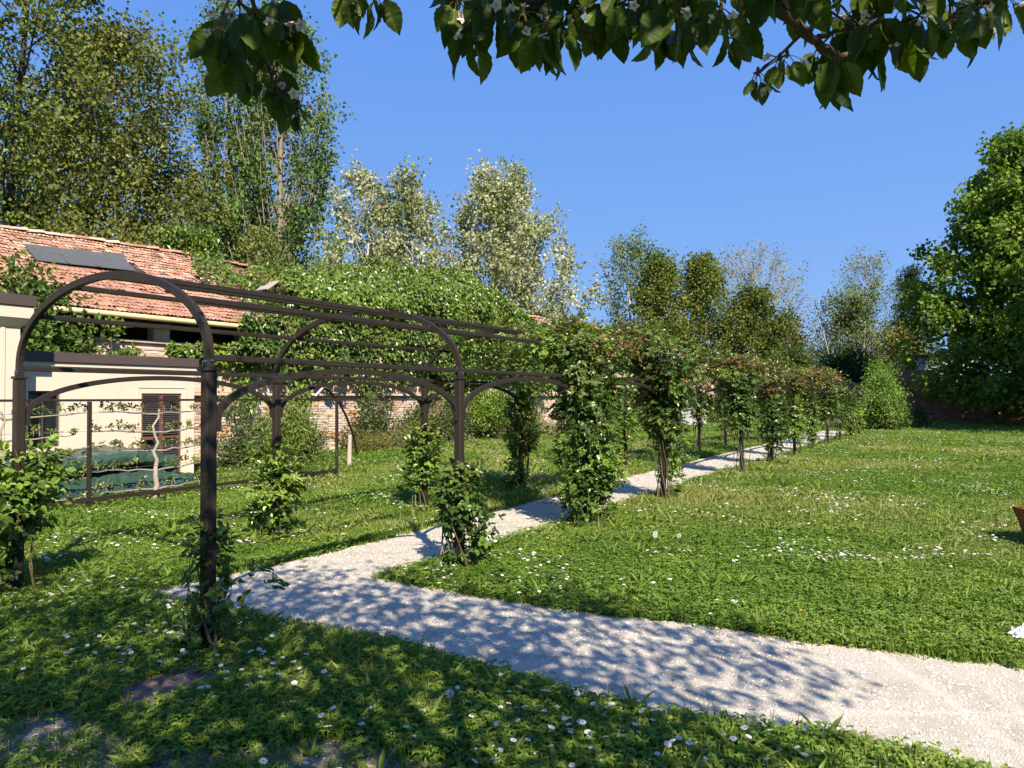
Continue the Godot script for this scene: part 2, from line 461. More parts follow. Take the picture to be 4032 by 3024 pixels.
func build_ground() -> void:
	var big := PackedVector2Array([Vector2(-300, -400), Vector2(300, -400), Vector2(300, 60), Vector2(-300, 60)])
	part("ground", flat_sheet(big, 0.0), M["turf_soil"], self).set_meta("kind", "structure")
	var up := [Vector2(-1.20, -6.15), Vector2(-0.89, -5.99), Vector2(-0.40, -5.66), Vector2(0.04, -5.42), Vector2(0.63, -5.09), Vector2(1.10, -4.94), Vector2(1.51, -4.73), Vector2(1.90, -4.50), Vector2(2.25, -4.38), Vector2(2.58, -4.23), Vector2(2.92, -4.08), Vector2(3.15, -3.97), Vector2(4.4, -3.5), Vector2(7.0, -2.6)]
	var lo := [Vector2(-3.03, -5.72), Vector2(-2.65, -5.46), Vector2(-2.29, -5.23), Vector2(-1.86, -5.05), Vector2(-1.62, -4.93), Vector2(-1.26, -4.75), Vector2(-0.82, -4.52), Vector2(-0.53, -4.33), Vector2(-0.29, -4.13), Vector2(0.03, -3.91), Vector2(0.22, -3.76), Vector2(0.51, -3.59), Vector2(0.86, -3.42), Vector2(1.18, -3.32), Vector2(1.44, -3.22), Vector2(1.69, -3.11), Vector2(1.90, -2.95), Vector2(2.9, -2.3), Vector2(6.4, -0.9)]
	var one := PackedVector2Array()
	one.append(Vector2(-3.03, -5.72))
	for p in lo.slice(1): one.append(p)
	var back := up.duplicate()
	back.reverse()
	for p in back: one.append(p)
	# the walk under the pergola
	one.append(p2(2.4, 0.36)); one.append(p2(4.5, 0.33)); one.append(p2(8.0, 0.4)); one.append(p2(14.0, 0.42)); one.append(p2(22.0, 0.4)); one.append(p2(33.0, 0.5))
	one.append(p2(33.0, 1.9)); one.append(p2(22.0, 1.95)); one.append(p2(10.0, 1.8)); one.append(p2(4.5, 1.62)); one.append(p2(2.4, 1.55)); one.append(p2(1.2, 1.62))
	path_shape = one
	part("path", flat_sheet(jitter_shape(one, 0.07, 0.055), 0.008), M["gravel"], self).set_meta("kind", "structure")
	var patches := [
		[Vector2(-2.45, -3.55), Vector2(-2.26, -3.62), Vector2(-1.87, -3.39), Vector2(-1.64, -3.2), Vector2(-1.26, -3.2), Vector2(-0.86, -3.28), Vector2(-0.6, -3.18), Vector2(-0.2, -3.05), Vector2(-0.3, -2.4), Vector2(-2.6, -2.3)],
		[p2(3.3, 3.0), p2(3.9, 2.75), p2(4.7, 2.8), p2(4.9, 3.15), p2(4.0, 3.4), p2(3.4, 3.3)]]
	for s in patches:
		var q := PackedVector2Array(s)
		soil_shapes.append(q)
		part("soil_patch", flat_sheet(jitter_shape(q, 0.06, 0.08), 0.004), M["soil"], self).set_meta("kind", "structure")
	var yard := PackedVector2Array([p2(-4, 9.3), p2(-4, 8.75), p2(5.3, 8.75), p2(7.4, 8.2), p2(7.4, 9.3)])
	soil_shapes.append(yard)
	part("house_pavement", flat_sheet(yard, 0.02), M["gravel"], self).set_meta("kind", "structure")
	# loose stones on the gravel
	var g := Geo.new()
	for k in 8:
		var a := Vector3(1, 0, 0).rotated(Vector3.UP, TAU * (k % 4) / 4.0)
		var b := Vector3(1, 0, 0).rotated(Vector3.UP, TAU * (k % 4 + 1) / 4.0)
		var t := Vector3(0.15, 0.75, 0.1) if k < 4 else Vector3(0, -0.5, 0)
		g.tri(a, b, t, a + b + t)
	var cp := Copies_of.new()
	for zone in [[1.5, 5.2, 30000, 0.0075], [4.5, 9.5, 26000, 0.0105], [9.0, 22.0, 12000, 0.018]]:
		for k in int(zone[2]):
			var z := -sqrt(rf(zone[0] * zone[0], zone[1] * zone[1]))
			var x := rf(-0.85, 0.85) * (-z) + 0.3
			if not Geometry2D.is_point_in_polygon(Vector2(x, z), path_shape):
				continue
			var s: float = zone[3] * rf(0.45, 1.3)
			var bb := Basis.from_euler(Vector3(rf(-0.4, 0.4), rf(0, TAU), rf(-0.4, 0.4))).scaled(Vector3(s, s * rf(0.5, 0.8), s * rf(0.7, 1.2)))
			var br := rf(0.3, 0.8)
			cp.add(Transform3D(bb, Vector3(x, 0.009, z)), Color(br, br * rf(0.88, 0.95), br * rf(0.68, 0.84)))
	for k in 5000:
		var sh: PackedVector2Array = soil_shapes[0]
		var q := Vector2(rf(-2.6, -0.2), rf(-3.6, -2.3))
		if Geometry2D.is_point_in_polygon(q, sh):
			var s := 0.007 * rf(0.4, 1.5)
			var br := rf(0.15, 0.5)
			cp.add(Transform3D(Basis.from_euler(Vector3(rf(-0.5, 0.5), rf(0, TAU), 0)).scaled(Vector3(s, s * 0.6, s)), Vector3(q.x, 0.006, q.y)), Color(br, br * 0.93, br * 0.83))
	many("gravel", g.mesh(), M["pebble"], cp, self)

# ---- lawn
func blade(g: Geo, p: Vector3, dir: Vector3, h: float, w: float, bend: float, cc: Color) -> void:
	var s := dir.cross(Vector3.UP).normalized() * (w * 0.5)
	var m := p + Vector3(0, h * 0.6, 0) + dir * (bend * 0.35)
	var t := p + Vector3(0, h, 0) + dir * bend
	var k := g.v.size()
	g.v.append(p - s); g.v.append(p + s); g.v.append(m + s * 0.8); g.v.append(m - s * 0.8); g.v.append(t)
	for q in 5: g.c.append(cc)
	g.i.append_array(PackedInt32Array([k, k + 1, k + 2, k, k + 2, k + 3, k + 3, k + 2, k + 4]))

func build_grass() -> void:
	var forms := []
	for f in 3:      # blades
		var g := Geo.new()
		for k in 22:
			var a := rf(0, TAU)
			var dir := Vector3(cos(a), 0, sin(a))
			var t := rf(0.75, 1.25)
			blade(g, Vector3(rf(-0.07, 0.07), -0.005, rf(-0.07, 0.07)), dir, rf(0.03, 0.085), rf(0.004, 0.008), rf(0.01, 0.06), Color(t, t, t * rf(0.7, 1.1)))
		forms.append(g.mesh())
	for f in 2:      # clover
		var g := Geo.new()
		for k in 9:
			var c0 := Vector3(rf(-0.07, 0.07), rf(0.02, 0.06), rf(-0.07, 0.07))
			var t := rf(0.7, 1.2)
			var tilt := Vector3(rf(-0.4, 0.4), 1, rf(-0.4, 0.4)).normalized()
			var a0 := rf(0, TAU)
			for q in 3:
				var d := Vector3(cos(a0 + q * TAU / 3), 0, sin(a0 + q * TAU / 3))
				d = (d - tilt * d.dot(tilt)).normalized()
				g.oval(c0, d, tilt, rf(0.014, 0.02), rf(0.012, 0.017), Color(t * 0.9, t, t))
		for k in 6:
			var a := rf(0, TAU)
			blade(g, Vector3(rf(-0.06, 0.06), -0.005, rf(-0.06, 0.06)), Vector3(cos(a), 0, sin(a)), rf(0.03, 0.07), 0.005, rf(0.01, 0.04), Color(1, 1, 1))
		forms.append(g.mesh())
	var br := Geo.new()      # broad leaves
	for k in 8:
		var a := rf(0, TAU)
		var d := Vector3(cos(a), rf(0.3, 1.1), sin(a)).normalized()
		var t := rf(0.7, 1.15)
		br.oval(Vector3(0, 0.005, 0), d, Vector3.UP, rf(0.08, 0.15), rf(0.018, 0.034), Color(t, t, t))
	forms.append(br.mesh())
	var pools := []
	for f in forms: pools.append(Copies_of.new())
	var straw := Copies_of.new()
	var fine := FastNoiseLite.new()
	fine.seed = 4
	fine.frequency = 1.1
	var green := Color(0.225, 0.31, 0.05)
	var lush := Color(0.155, 0.245, 0.036)
	var dry := Color(0.31, 0.31, 0.11)
	for zone in [[1.9, 4.5, 15000, 1.0], [4.2, 8.0, 26000, 1.05], [7.6, 15.0, 34000, 1.35], [14.5, 28.0, 32000, 2.0], [27.0, 60.0, 26000, 3.4]]:
		for k in int(zone[2]):
			var z := -sqrt(rf(zone[0] * zone[0], zone[1] * zone[1]))
			var x := rf(-0.8, 0.8) * (-z)
			if not lawn_at(x, z, 0.03):
				continue
			var big := noise.get_noise_2d(x * 0.5 + 31.0, z * 0.5)
			var small := fine.get_noise_2d(x, z)
			var dryness := clampf(0.25 + big * 1.1 + small * 0.45 + (0.3 if x > 1.5 and z < -6.5 and z > -16.0 else 0.0) - (0.25 if z > -6.0 else 0.0), 0.0, 1.0)
			var cc := lush.lerp(green, clampf(0.5 + small + big, 0, 1)).lerp(dry, dryness * dryness * 0.75)
			var t := rf(0.8, 1.25)
			var f := rng.randi() % 3
			var chance := rng.randf()
			if chance < clampf(0.35 - big * 0.8 + (0.25 if z > -6.5 else 0.0), 0.05, 0.75):
				f = 3 + rng.randi() % 2
			elif chance > 0.975:
				f = 5
			var s: float = zone[3] * rf(0.7, 1.25)
			var hs := s * (1.0 if zone[3] < 1.5 else 0.75 if zone[3] < 2.5 else 0.5)
			pools[f].add(Transform3D(Basis(Vector3.UP, rf(0, TAU)).scaled(Vector3(s, hs * rf(0.75, 1.2), s)), Vector3(x, 0, z)), Color(cc.r * t, cc.g * t, cc.b * t))
			if dryness > 0.45 and rng.randf() < 0.035 and zone[1] < 30.0:
				straw.add(Transform3D(Basis.from_euler(Vector3(rf(-0.9, 0.9), rf(0, TAU), rf(-0.9, 0.9))).scaled(Vector3.ONE * rf(0.6, 1.3) * minf(zone[3], 1.2)), Vector3(x, 0.02, z)), Color(1, 1, 1) * rf(0.7, 1.1))
	for f in forms.size():
		var m := many("lawn_grass" if f < 3 else "lawn_clover" if f < 5 else "lawn_weeds", forms[f], M["grass_blade"], pools[f], self)
		m.set_meta("label", ["short green grass blades covering the garden lawn", "low clover leaves growing through the garden lawn", "broad leaved weeds growing in the garden lawn"][0 if f < 3 else 1 if f < 5 else 2])
		m.set_meta("category", ["grass", "clover", "weeds"][0 if f < 3 else 1 if f < 5 else 2])
	var sg := Geo.new()
	for k in 3:
		var a := rf(0, TAU)
		blade(sg, Vector3(rf(-0.02, 0.02), 0, rf(-0.02, 0.02)), Vector3(cos(a), 0, sin(a)), rf(0.09, 0.17), 0.005, rf(0.02, 0.1), Color(0.5, 0.45, 0.22))
	var sm := many("dry_grass", sg.mesh(), M["grass_blade"], straw, self)
	sm.set_meta("label", "pale dry grass stalks scattered over the lawn")
	sm.set_meta("category", "grass")
	# daisies
	var dg := Geo.new()
	dg.col = Color(0.1, 0.16, 0.04)
	for k in 9:
		var a := TAU * k / 9.0
		var d := Vector3(cos(a), 0.18, sin(a)).normalized()
		dg.leaf(Vector3(0, 0.078, 0), d, Vector3.UP, 0.0155, 0.0115, Color(0.88, 0.88, 0.87))
	for k in 5:
		var a := TAU * k / 5.0
		dg.leaf(Vector3(0, 0.081, 0), Vector3(cos(a), 0.15, sin(a)).normalized(), Vector3.UP, 0.0045, 0.005, Color(0.75, 0.5, 0.03))
	blade(dg, Vector3(0, 0, 0), Vector3(1, 0, 0), 0.078, 0.002, 0.001, Color(0.1, 0.17, 0.04))
	var dc := Copies_of.new()
	var patchy := FastNoiseLite.new()
	patchy.seed = 21
	patchy.frequency = 0.55
	patchy.fractal_octaves = 3
	for zone in [[2.4, 7.0, 2600, 1.0], [6.5, 14.0, 12000, 1.1], [13.5, 26.0, 20000, 1.35], [25.0, 46.0, 20000, 1.8]]:
		for k in int(zone[2]):
			var z := -sqrt(rf(zone[0] * zone[0], zone[1] * zone[1]))
			var x := rf(-0.78, 0.78) * (-z)
			if not lawn_at(x, z, 0.0):
				continue
			var q := Vector3(x, 0, z) - R0
			var ac := q.dot(L)
			var al := q.dot(D)
			var want := patchy.get_noise_2d(x, z) * 1.9 + 0.02
			if ac < 0.3 and ac > -2.2 and al > 8.0: want += 0.45 * clampf((al - 8.0) / 10.0, 0, 1)      # along the pergola, far end
			if ac > 2.9 and al > 5.0: want += 0.28
			if ac > 3.3 and ac < 6.3 and al < 3.5: want += 0.2
			if al > 26.0 and ac < 0.0: want += 0.35
			if z > -6.0: want += 0.22
			if x > 0.5 and z > -6.3 and z < -3.5: want -= 0.45
			if rng.randf() > want:
				continue
			var s: float = zone[3] * rf(0.8, 1.25)
			dc.add(Transform3D(Basis.from_euler(Vector3(rf(-0.35, 0.5), rf(0, TAU), rf(-0.3, 0.3))).scaled(Vector3(s, rf(0.7, 1.4), s)), Vector3(x, 0, z)), Color(1, 1, 1) * rf(0.85, 1.05))
	var dm := many("lawn_daisies", dg.mesh(), M["petal"], dc, self)
	dm.set_meta("label", "small white daisies with yellow centres sprinkled over the lawn")
	dm.set_meta("category", "daisies")
	# petals and litter fallen from the cherry
	var pg := Geo.new()
	pg.oval(Vector3(-0.006, 0, 0), Vector3(1, 0.1, 0).normalized(), Vector3.UP, 0.013, 0.009, Color(1, 1, 1))
	var pc := Copies_of.new()
	for k in 1400:
		var z := rf(-5.5, -2.4)
		var x := rf(-0.8, 0.6) * (-z)
		if k % 3 and z < -3.7: continue
		var soil: bool = Geometry2D.is_point_in_polygon(Vector2(x, z), soil_shapes[0])
		pc.add(Transform3D(Basis.from_euler(Vector3(rf(-0.5, 0.5), rf(0, TAU), rf(-0.5, 0.5))), Vector3(x, 0.014 if soil or Geometry2D.is_point_in_polygon(Vector2(x, z), path_shape) else rf(0.03, 0.07), z)), Color(0.78, 0.72, 0.72) * rf(0.7, 1.0))
	var pm := many("fallen_petals", pg.mesh(), M["petal"], pc, self)
	pm.set_meta("label", "fallen pale cherry petals lying on grass and bare soil")
	pm.set_meta("category", "petals")

func lawn_at(x: float, z: float, margin: float) -> bool:
	var q := Vector2(x, z)
	var v := Vector3(x, 0, z) - R0
	var ac := v.dot(L)
	var al := v.dot(D)
	if ac > 9.2 and al < 6.1 or ac > 11.9: return false
	if al > 48.2: return false
	if Geometry2D.is_point_in_polygon(q, path_shape): return false
	for s in soil_shapes:
		if Geometry2D.is_point_in_polygon(q, s) and rng.randf() > (0.16 if s != soil_shapes[1] else 0.4): return false
	# the iron cover
	if Geometry2D.is_point_in_polygon(q, PackedVector2Array([Vector2(-2.17, -3.77), Vector2(-1.84, -4.13), Vector2(-1.55, -3.92), Vector2(-1.82, -3.5)])): return false
	return true

# ---- old barn with the tiled roof
const EAVE_AC := 11.6
const EAVE_H := 3.5
const PITCH := 0.55
const RIDGE_AC := 16.0

func roof_sag(al: float) -> float:
	return -0.10 * sin(clampf((al + 2.0) / 12.0, 0, 1) * PI) + 0.05 * sin(al * 0.9) * 0.5 + 0.05 * noise.get_noise_2d(al * 0.8, 5.0)

func roof_h(al: float, ac: float) -> float:
	return EAVE_H + (ac - EAVE_AC) * PITCH + roof_sag(al) * clampf((ac - EAVE_AC) / 2.0, 0.1, 1.0)

func clay() -> Color:
	var c := pick([Color(0.44, 0.235, 0.165), Color(0.48, 0.275, 0.20), Color(0.39, 0.21, 0.15), Color(0.5, 0.30, 0.225), Color(0.46, 0.25, 0.18), Color(0.33, 0.19, 0.14), Color(0.48, 0.33, 0.25)])
	if rng.randf() < 0.12: c = pick([Color(0.2, 0.16, 0.1), Color(0.25, 0.2, 0.14)])
	return c

func tile_mesh(wide: float, ln: float, flutes: int) -> ArrayMesh:
	# a barrel tile: lower end lifted, thickness shown at the lower edge
	var g := Geo.new()
	var n := 6 if flutes == 1 else 4
	var w := wide / flutes
	for kk in n * flutes:
		var k := kk % n
		var dx := (kk / n - (flutes - 1) * 0.5) * w
		var a0 := PI * k / n
		var a1 := PI * (k + 1) / n
		var p := func(a, z, r): return Vector3(dx + cos(a) * w * 0.5 * r, sin(a) * w * 0.3 * r + (0.026 if z > 0 else 0.0), z)
		var up := Vector3(cos((a0 + a1) * 0.5), sin((a0 + a1) * 0.5), 0)
		g.quad(p.call(a0, -ln * 0.5, 0.86), p.call(a1, -ln * 0.5, 0.86), p.call(a1, ln * 0.5, 1.0), p.call(a0, ln * 0.5, 1.0), up)
		g.quad(p.call(a0, ln * 0.5, 1.0), p.call(a1, ln * 0.5, 1.0), p.call(a1, ln * 0.5, 0.8), p.call(a0, ln * 0.5, 0.8), Vector3(0, 0, 1))
	return g.mesh()

func build_barn() -> void:
	var b := thing("old_barn", "long old brick barn with a sagging terracotta tiled roof behind the garden house", "barn", row_xf(9, 12))
	var o := Vector3(9, 0, 12)
	# walls
	var g := Geo.new()
	g.o = o
	g.rb(-6, 9.0, 12.0, 12.4, 0, 2.86, 0.02)
	g.rb(9.0, 66, 12.0, 12.4, 0, 3.45, 0.02)
	g.rb(-6, 66, 19.2, 19.6, 0, 3.5, 0.02)
	g.rb(-6.4, -6, 12, 19.6, 0, 4.4, 0.02)
	g.rb(66, 66.4, 12.0, 19.6, 0, 4.4, 0.02)
	g.rb(5, 27, 11.93, 11.997, 1.74, 2.0, 0.01)           # plaster band
	g.rb(6.65, 7.05, 12.05, 12.35, 2.86, 3.6, 0.02)        # pier in the open loft
	var wall := part("wall", g.mesh(), M["old_wall"], b)
	g = Geo.new()
	g.o = o
	g.rb(4, 27.5, 11.84, 12.0, 1.66, 1.735, 0.01)
	g.rb(2, 9.0, 11.92, 12.43, 2.862, 2.93, 0.02)
	part("ledge", g.mesh(), M["old_wall"], wall)
	# dark loft behind the opening
	g = Geo.new()
	g.o = o
	g.rb(-5.9, 9.0, 13.2, 13.3, 0, 4.2)
	g.rb(-5.9, 9.0, 12.4, 13.2, 2.7, 2.78)
	part("loft_boarding", g.mesh(), M["dark_timber"], b)
	# bricks of the exposed wall
	var bg := Geo.new()
	bg.cbox(Transform3D(), Vector3(0.245, 0.062, 0.03), 0.006)
	var k := Copies_of.new()
	var row := 0
	for hh in range(0, 44):
		var h := 0.04 + hh * 0.075
		row += 1
		for cc in range(0, 86):
			var al := 4.0 + cc * 0.262 + (0.131 if row % 2 else 0.0)
			if h > 2.8 and al < 9.0: continue
			if h > 1.63 and h < 2.03: continue
			var w := noise.get_noise_2d(al * 1.6, h * 3.0)
			if rng.randf() < 0.06 + maxf(0.0, w) * 0.5: continue
			var c := pick([Color(0.56, 0.47, 0.41), Color(0.54, 0.44, 0.38), Color(0.58, 0.52, 0.47), Color(0.47, 0.34, 0.26), Color(0.56, 0.49, 0.43)])
			if w < -0.25: c = pick([Color(0.5, 0.27, 0.15), Color(0.42, 0.22, 0.14)])
			k.add(Transform3D(Basis().scaled(Vector3(rf(0.85, 1.0), rf(0.85, 1.0), 1)), Vector3(al - o.x, h, rf(-0.004, 0.008))), c)
	many("brick", bg.mesh(), M["brick"], k, wall)
	# roof deck with its two slopes
	g = Geo.new()
	g.o = o
	g.col = Color(0.24, 0.13, 0.09)
	var steps := 72
	for s in steps:
		var a0 := -6.6 + 73.2 * s / steps
		var a1 := -6.6 + 73.2 * (s + 1) / steps
		var q := func(al, ac, dh): return g.rp(al, ac, roof_h(al, ac) + dh)
		g.quad(q.call(a0, EAVE_AC, -0.03), q.call(a1, EAVE_AC, -0.03), q.call(a1, RIDGE_AC, -0.03), q.call(a0, RIDGE_AC, -0.03), Vector3(0, 1, 0.3))
		g.quad(q.call(a0, EAVE_AC, -0.13), q.call(a1, EAVE_AC, -0.13), q.call(a1, RIDGE_AC, -0.13), q.call(a0, RIDGE_AC, -0.13), Vector3(0, -1, -0.3))
		g.quad(q.call(a0, EAVE_AC, -0.13), q.call(a1, EAVE_AC, -0.13), q.call(a1, EAVE_AC, -0.03), q.call(a0, EAVE_AC, -0.03), Vector3(0, 0, 1))
		var rr := func(al, ac, dh): return g.rp(al, ac, roof_h(al, RIDGE_AC) - (ac - RIDGE_AC) * PITCH + dh)
		g.quad(rr.call(a0, RIDGE_AC, -0.03), rr.call(a1, RIDGE_AC, -0.03), rr.call(a1, 20.2, -0.03), rr.call(a0, 20.2, -0.03), Vector3(0, 1, -0.3))
	var roof := part("roof", g.mesh(), M["roof_clay"], b)
	var tm := [tile_mesh(0.202, 0.25, 2), tile_mesh(0.198, 0.245, 2), tile_mesh(0.204, 0.255, 2)]
	var tilt := atan(PITCH)
	var near := []
	var far := Copies_of.new()
	for r in 24:
		var ac := EAVE_AC + 0.08 + r * 0.184
		var al := -6.4
		while al < 66.3:
			var step := 0.205 if al < 10.0 else 0.3
			al += step
			if al > 10.2 and al < 21.0: continue
			if al > 5.2 and al < 7.55 and ac > 14.0 and ac < 14.75: continue      # where the felt sheets lie
			var bb := Basis.from_euler(Vector3(tilt + rf(-0.04, 0.05), rf(-0.05, 0.05), rf(-0.05, 0.05)))
			var pos := Vector3(al - o.x + rf(-0.012, 0.012), roof_h(al, ac) + rf(-0.004, 0.012), -(ac - o.z) + rf(-0.02, 0.02))
			if rng.randf() < 0.012: continue
			if al < 10.0:
				near.append([Transform3D(bb, pos), clay()])
			else:
				bb = bb.scaled_local(Vector3(1.3, 1.15, 1.05))
				var c := clay()
				c = c.lerp(Color(0.36, 0.25, 0.19), 0.45)
				far.add(Transform3D(bb, pos), c)
	near.sort_custom(func(p, q): return (b.transform * p[0].origin).length() - 0.8 * (1.0 if p[0].origin.x > -6.5 else -9.0) < (b.transform * q[0].origin).length() - 0.8 * (1.0 if q[0].origin.x > -6.5 else -9.0))
	var tmats := []
	for c in 10:
		var m: StandardMaterial3D = M["roof_clay"].duplicate()
		var cc := clay()
		m.albedo_color = cc.linear_to_srgb()
		m.vertex_color_use_as_albedo = false
		tmats.append(m)
	var rest := Copies_of.new()
	var made := 0
	for t in near:
		if made < 300 and t[0].origin.x > -5.2:
			part("tile", tm[made % 3], tmats[rng.randi() % 10], roof, t[0])
			made += 1
		else:
			rest.add(t[0], t[1])
	many("roof_tiles_beyond", tm[0], M["roof_clay"], rest, roof)
	many("roof_tiles_far", tm[1], M["roof_clay"], far, roof)
	# ridge tiles
	var rest2 := Copies_of.new()
	var al2 := -6.4
	var ridge := tile_mesh(0.3, 0.42, 1)
	while al2 < 66.0:
		al2 += 0.38
		if al2 > 12.5 and al2 < 22.0: continue
		var pale := rng.randf() < (0.5 if al2 < 8 else 0.1)
		var xf := Transform3D(Basis.from_euler(Vector3(rf(-0.08, 0.08), PI / 2 + rf(-0.1, 0.1), 0)), Vector3(al2 - o.x, roof_h(al2, RIDGE_AC) + rf(0.0, 0.035), -(RIDGE_AC - o.z)))
		rest2.add(xf, pick([Color(0.58, 0.5, 0.43), Color(0.5, 0.38, 0.3)]) if pale else clay())
	many("ridge_tiles", ridge, M["roof_clay"], rest2, roof)
	# gutter and rafters
	g = Geo.new()
	g.o = o
	var pts := PackedVector3Array()
	var rad := PackedFloat32Array()
	for s in 9:
		var al := -6.4 + (9.25 + 6.4) * s / 8.0
		pts.append(g.rp(al, EAVE_AC - 0.07, EAVE_H - 0.09 + 0.012 * sin(al * 1.7))); rad.append(0.062)
	g.tube(pts, rad, 8, true)
	part("gutter", g.mesh(), M["gutter_paint"], b)
	g = Geo.new()
	g.o = o
	g.rb(-6, 9.2, 11.78, 11.86, 3.33, 3.42)
	for s in 22:
		var al := -5.6 + s * 0.68
		g.rb(al, al + 0.09, 11.62, 12.6, 3.3, 3.37)
	part("rafter_ends", g.mesh(), M["dark_timber"], b).set_meta("kind", "stuff")
	# felt sheets over a hole in the tiles
	var quads := [[5.02, 5.75, 14.05, 14.72], [5.72, 6.45, 14.02, 14.68], [6.42, 7.28, 13.99, 14.64]]
	for s in quads.size():
		var q: Array = quads[s]
		g = Geo.new()
		g.o = o
		var lift: float = 0.10 + 0.012 * s
		var h := func(al, ac, e): return g.rp(al, ac, roof_h(al, ac) + lift + e)
		for e in [0.0, -0.02]:
			g.quad(h.call(q[0] - 0.05 * s, q[2], e), h.call(q[1], q[2], e), h.call(q[1] + 0.1, q[3], e), h.call(q[0] + 0.05, q[3], e), Vector3(0, 1 if e == 0.0 else -1, 0))
		g.quad(h.call(q[0], q[2], 0.0), h.call(q[1], q[2], 0.0), h.call(q[1], q[2], -0.02), h.call(q[0], q[2], -0.02), Vector3(0, 0, 1))
		# lifted upper flap
		g.quad(h.call(q[0] + 0.05, q[3], 0.0), h.call(q[1] + 0.1, q[3], 0.0), h.call(q[1] + 0.12, q[3] + 0.14, 0.05 + 0.03 * s), h.call(q[0] + 0.08, q[3] + 0.16, 0.03), Vector3(0, 1, 0))
		part("felt_sheet", g.mesh(), M["roofing_felt"], roof)
	g = Geo.new()
	g.o = o
	g.quad(g.rp(7.2, 13.9, roof_h(7.2, 13.9) + 0.02), g.rp(7.7, 13.9, roof_h(7.7, 13.9) + 0.02), g.rp(7.5, 14.75, roof_h(7.5, 14.75) + 0.02), g.rp(5.2, 14.78, roof_h(5.2, 14.78) + 0.02), Vector3.UP)
	part("roof_gap", g.mesh(), M["dark_timber"], roof)
	# grey patch on the far slope
	g = Geo.new()
	g.o = o
	for s in 3:
		var a0 := 31.0 + s * 1.5
		g.quad(g.rp(a0, 13.3, roof_h(a0, 13.3) + 0.15), g.rp(a0 + 1.48, 13.3, roof_h(a0, 13.3) + 0.15), g.rp(a0 + 1.5, 14.5, roof_h(a0, 14.5) + 0.15), g.rp(a0, 14.5, roof_h(a0, 14.5) + 0.15), Vector3.UP)
	g.col = Color(2.2, 2.2, 2.2)
	part("metal_patch", g.mesh(), M["roofing_felt"], roof)
	# cross gable that the ivy hides
	g = Geo.new()
	g.o = o
	g.rb(11.3, 22.0, 12.35, 16.0, 3.4, 4.9, 0.05)
	for sgn in [0, 1]:
		g.quad(g.rp(11.6, 12.4 if sgn == 0 else 16.4, 4.9), g.rp(21.6, 12.4 if sgn == 0 else 16.4, 4.9), g.rp(20.6, 14.4, 5.7), g.rp(13.0, 14.4, 5.45), Vector3.UP)
	part("cross_gable", g.mesh(), M["dark_timber"], b)
	g = Geo.new()
	g.o = o
	var rakes := Basis.from_euler(Vector3(0, 0, 0.62))
	g.cbox(Transform3D(rakes, g.rp(10.25, 12.6, 4.75)), Vector3(0.5, 0.05, 0.5), 0.01)
	part("gable_board", g.mesh(), M["weathered_timber"], b)

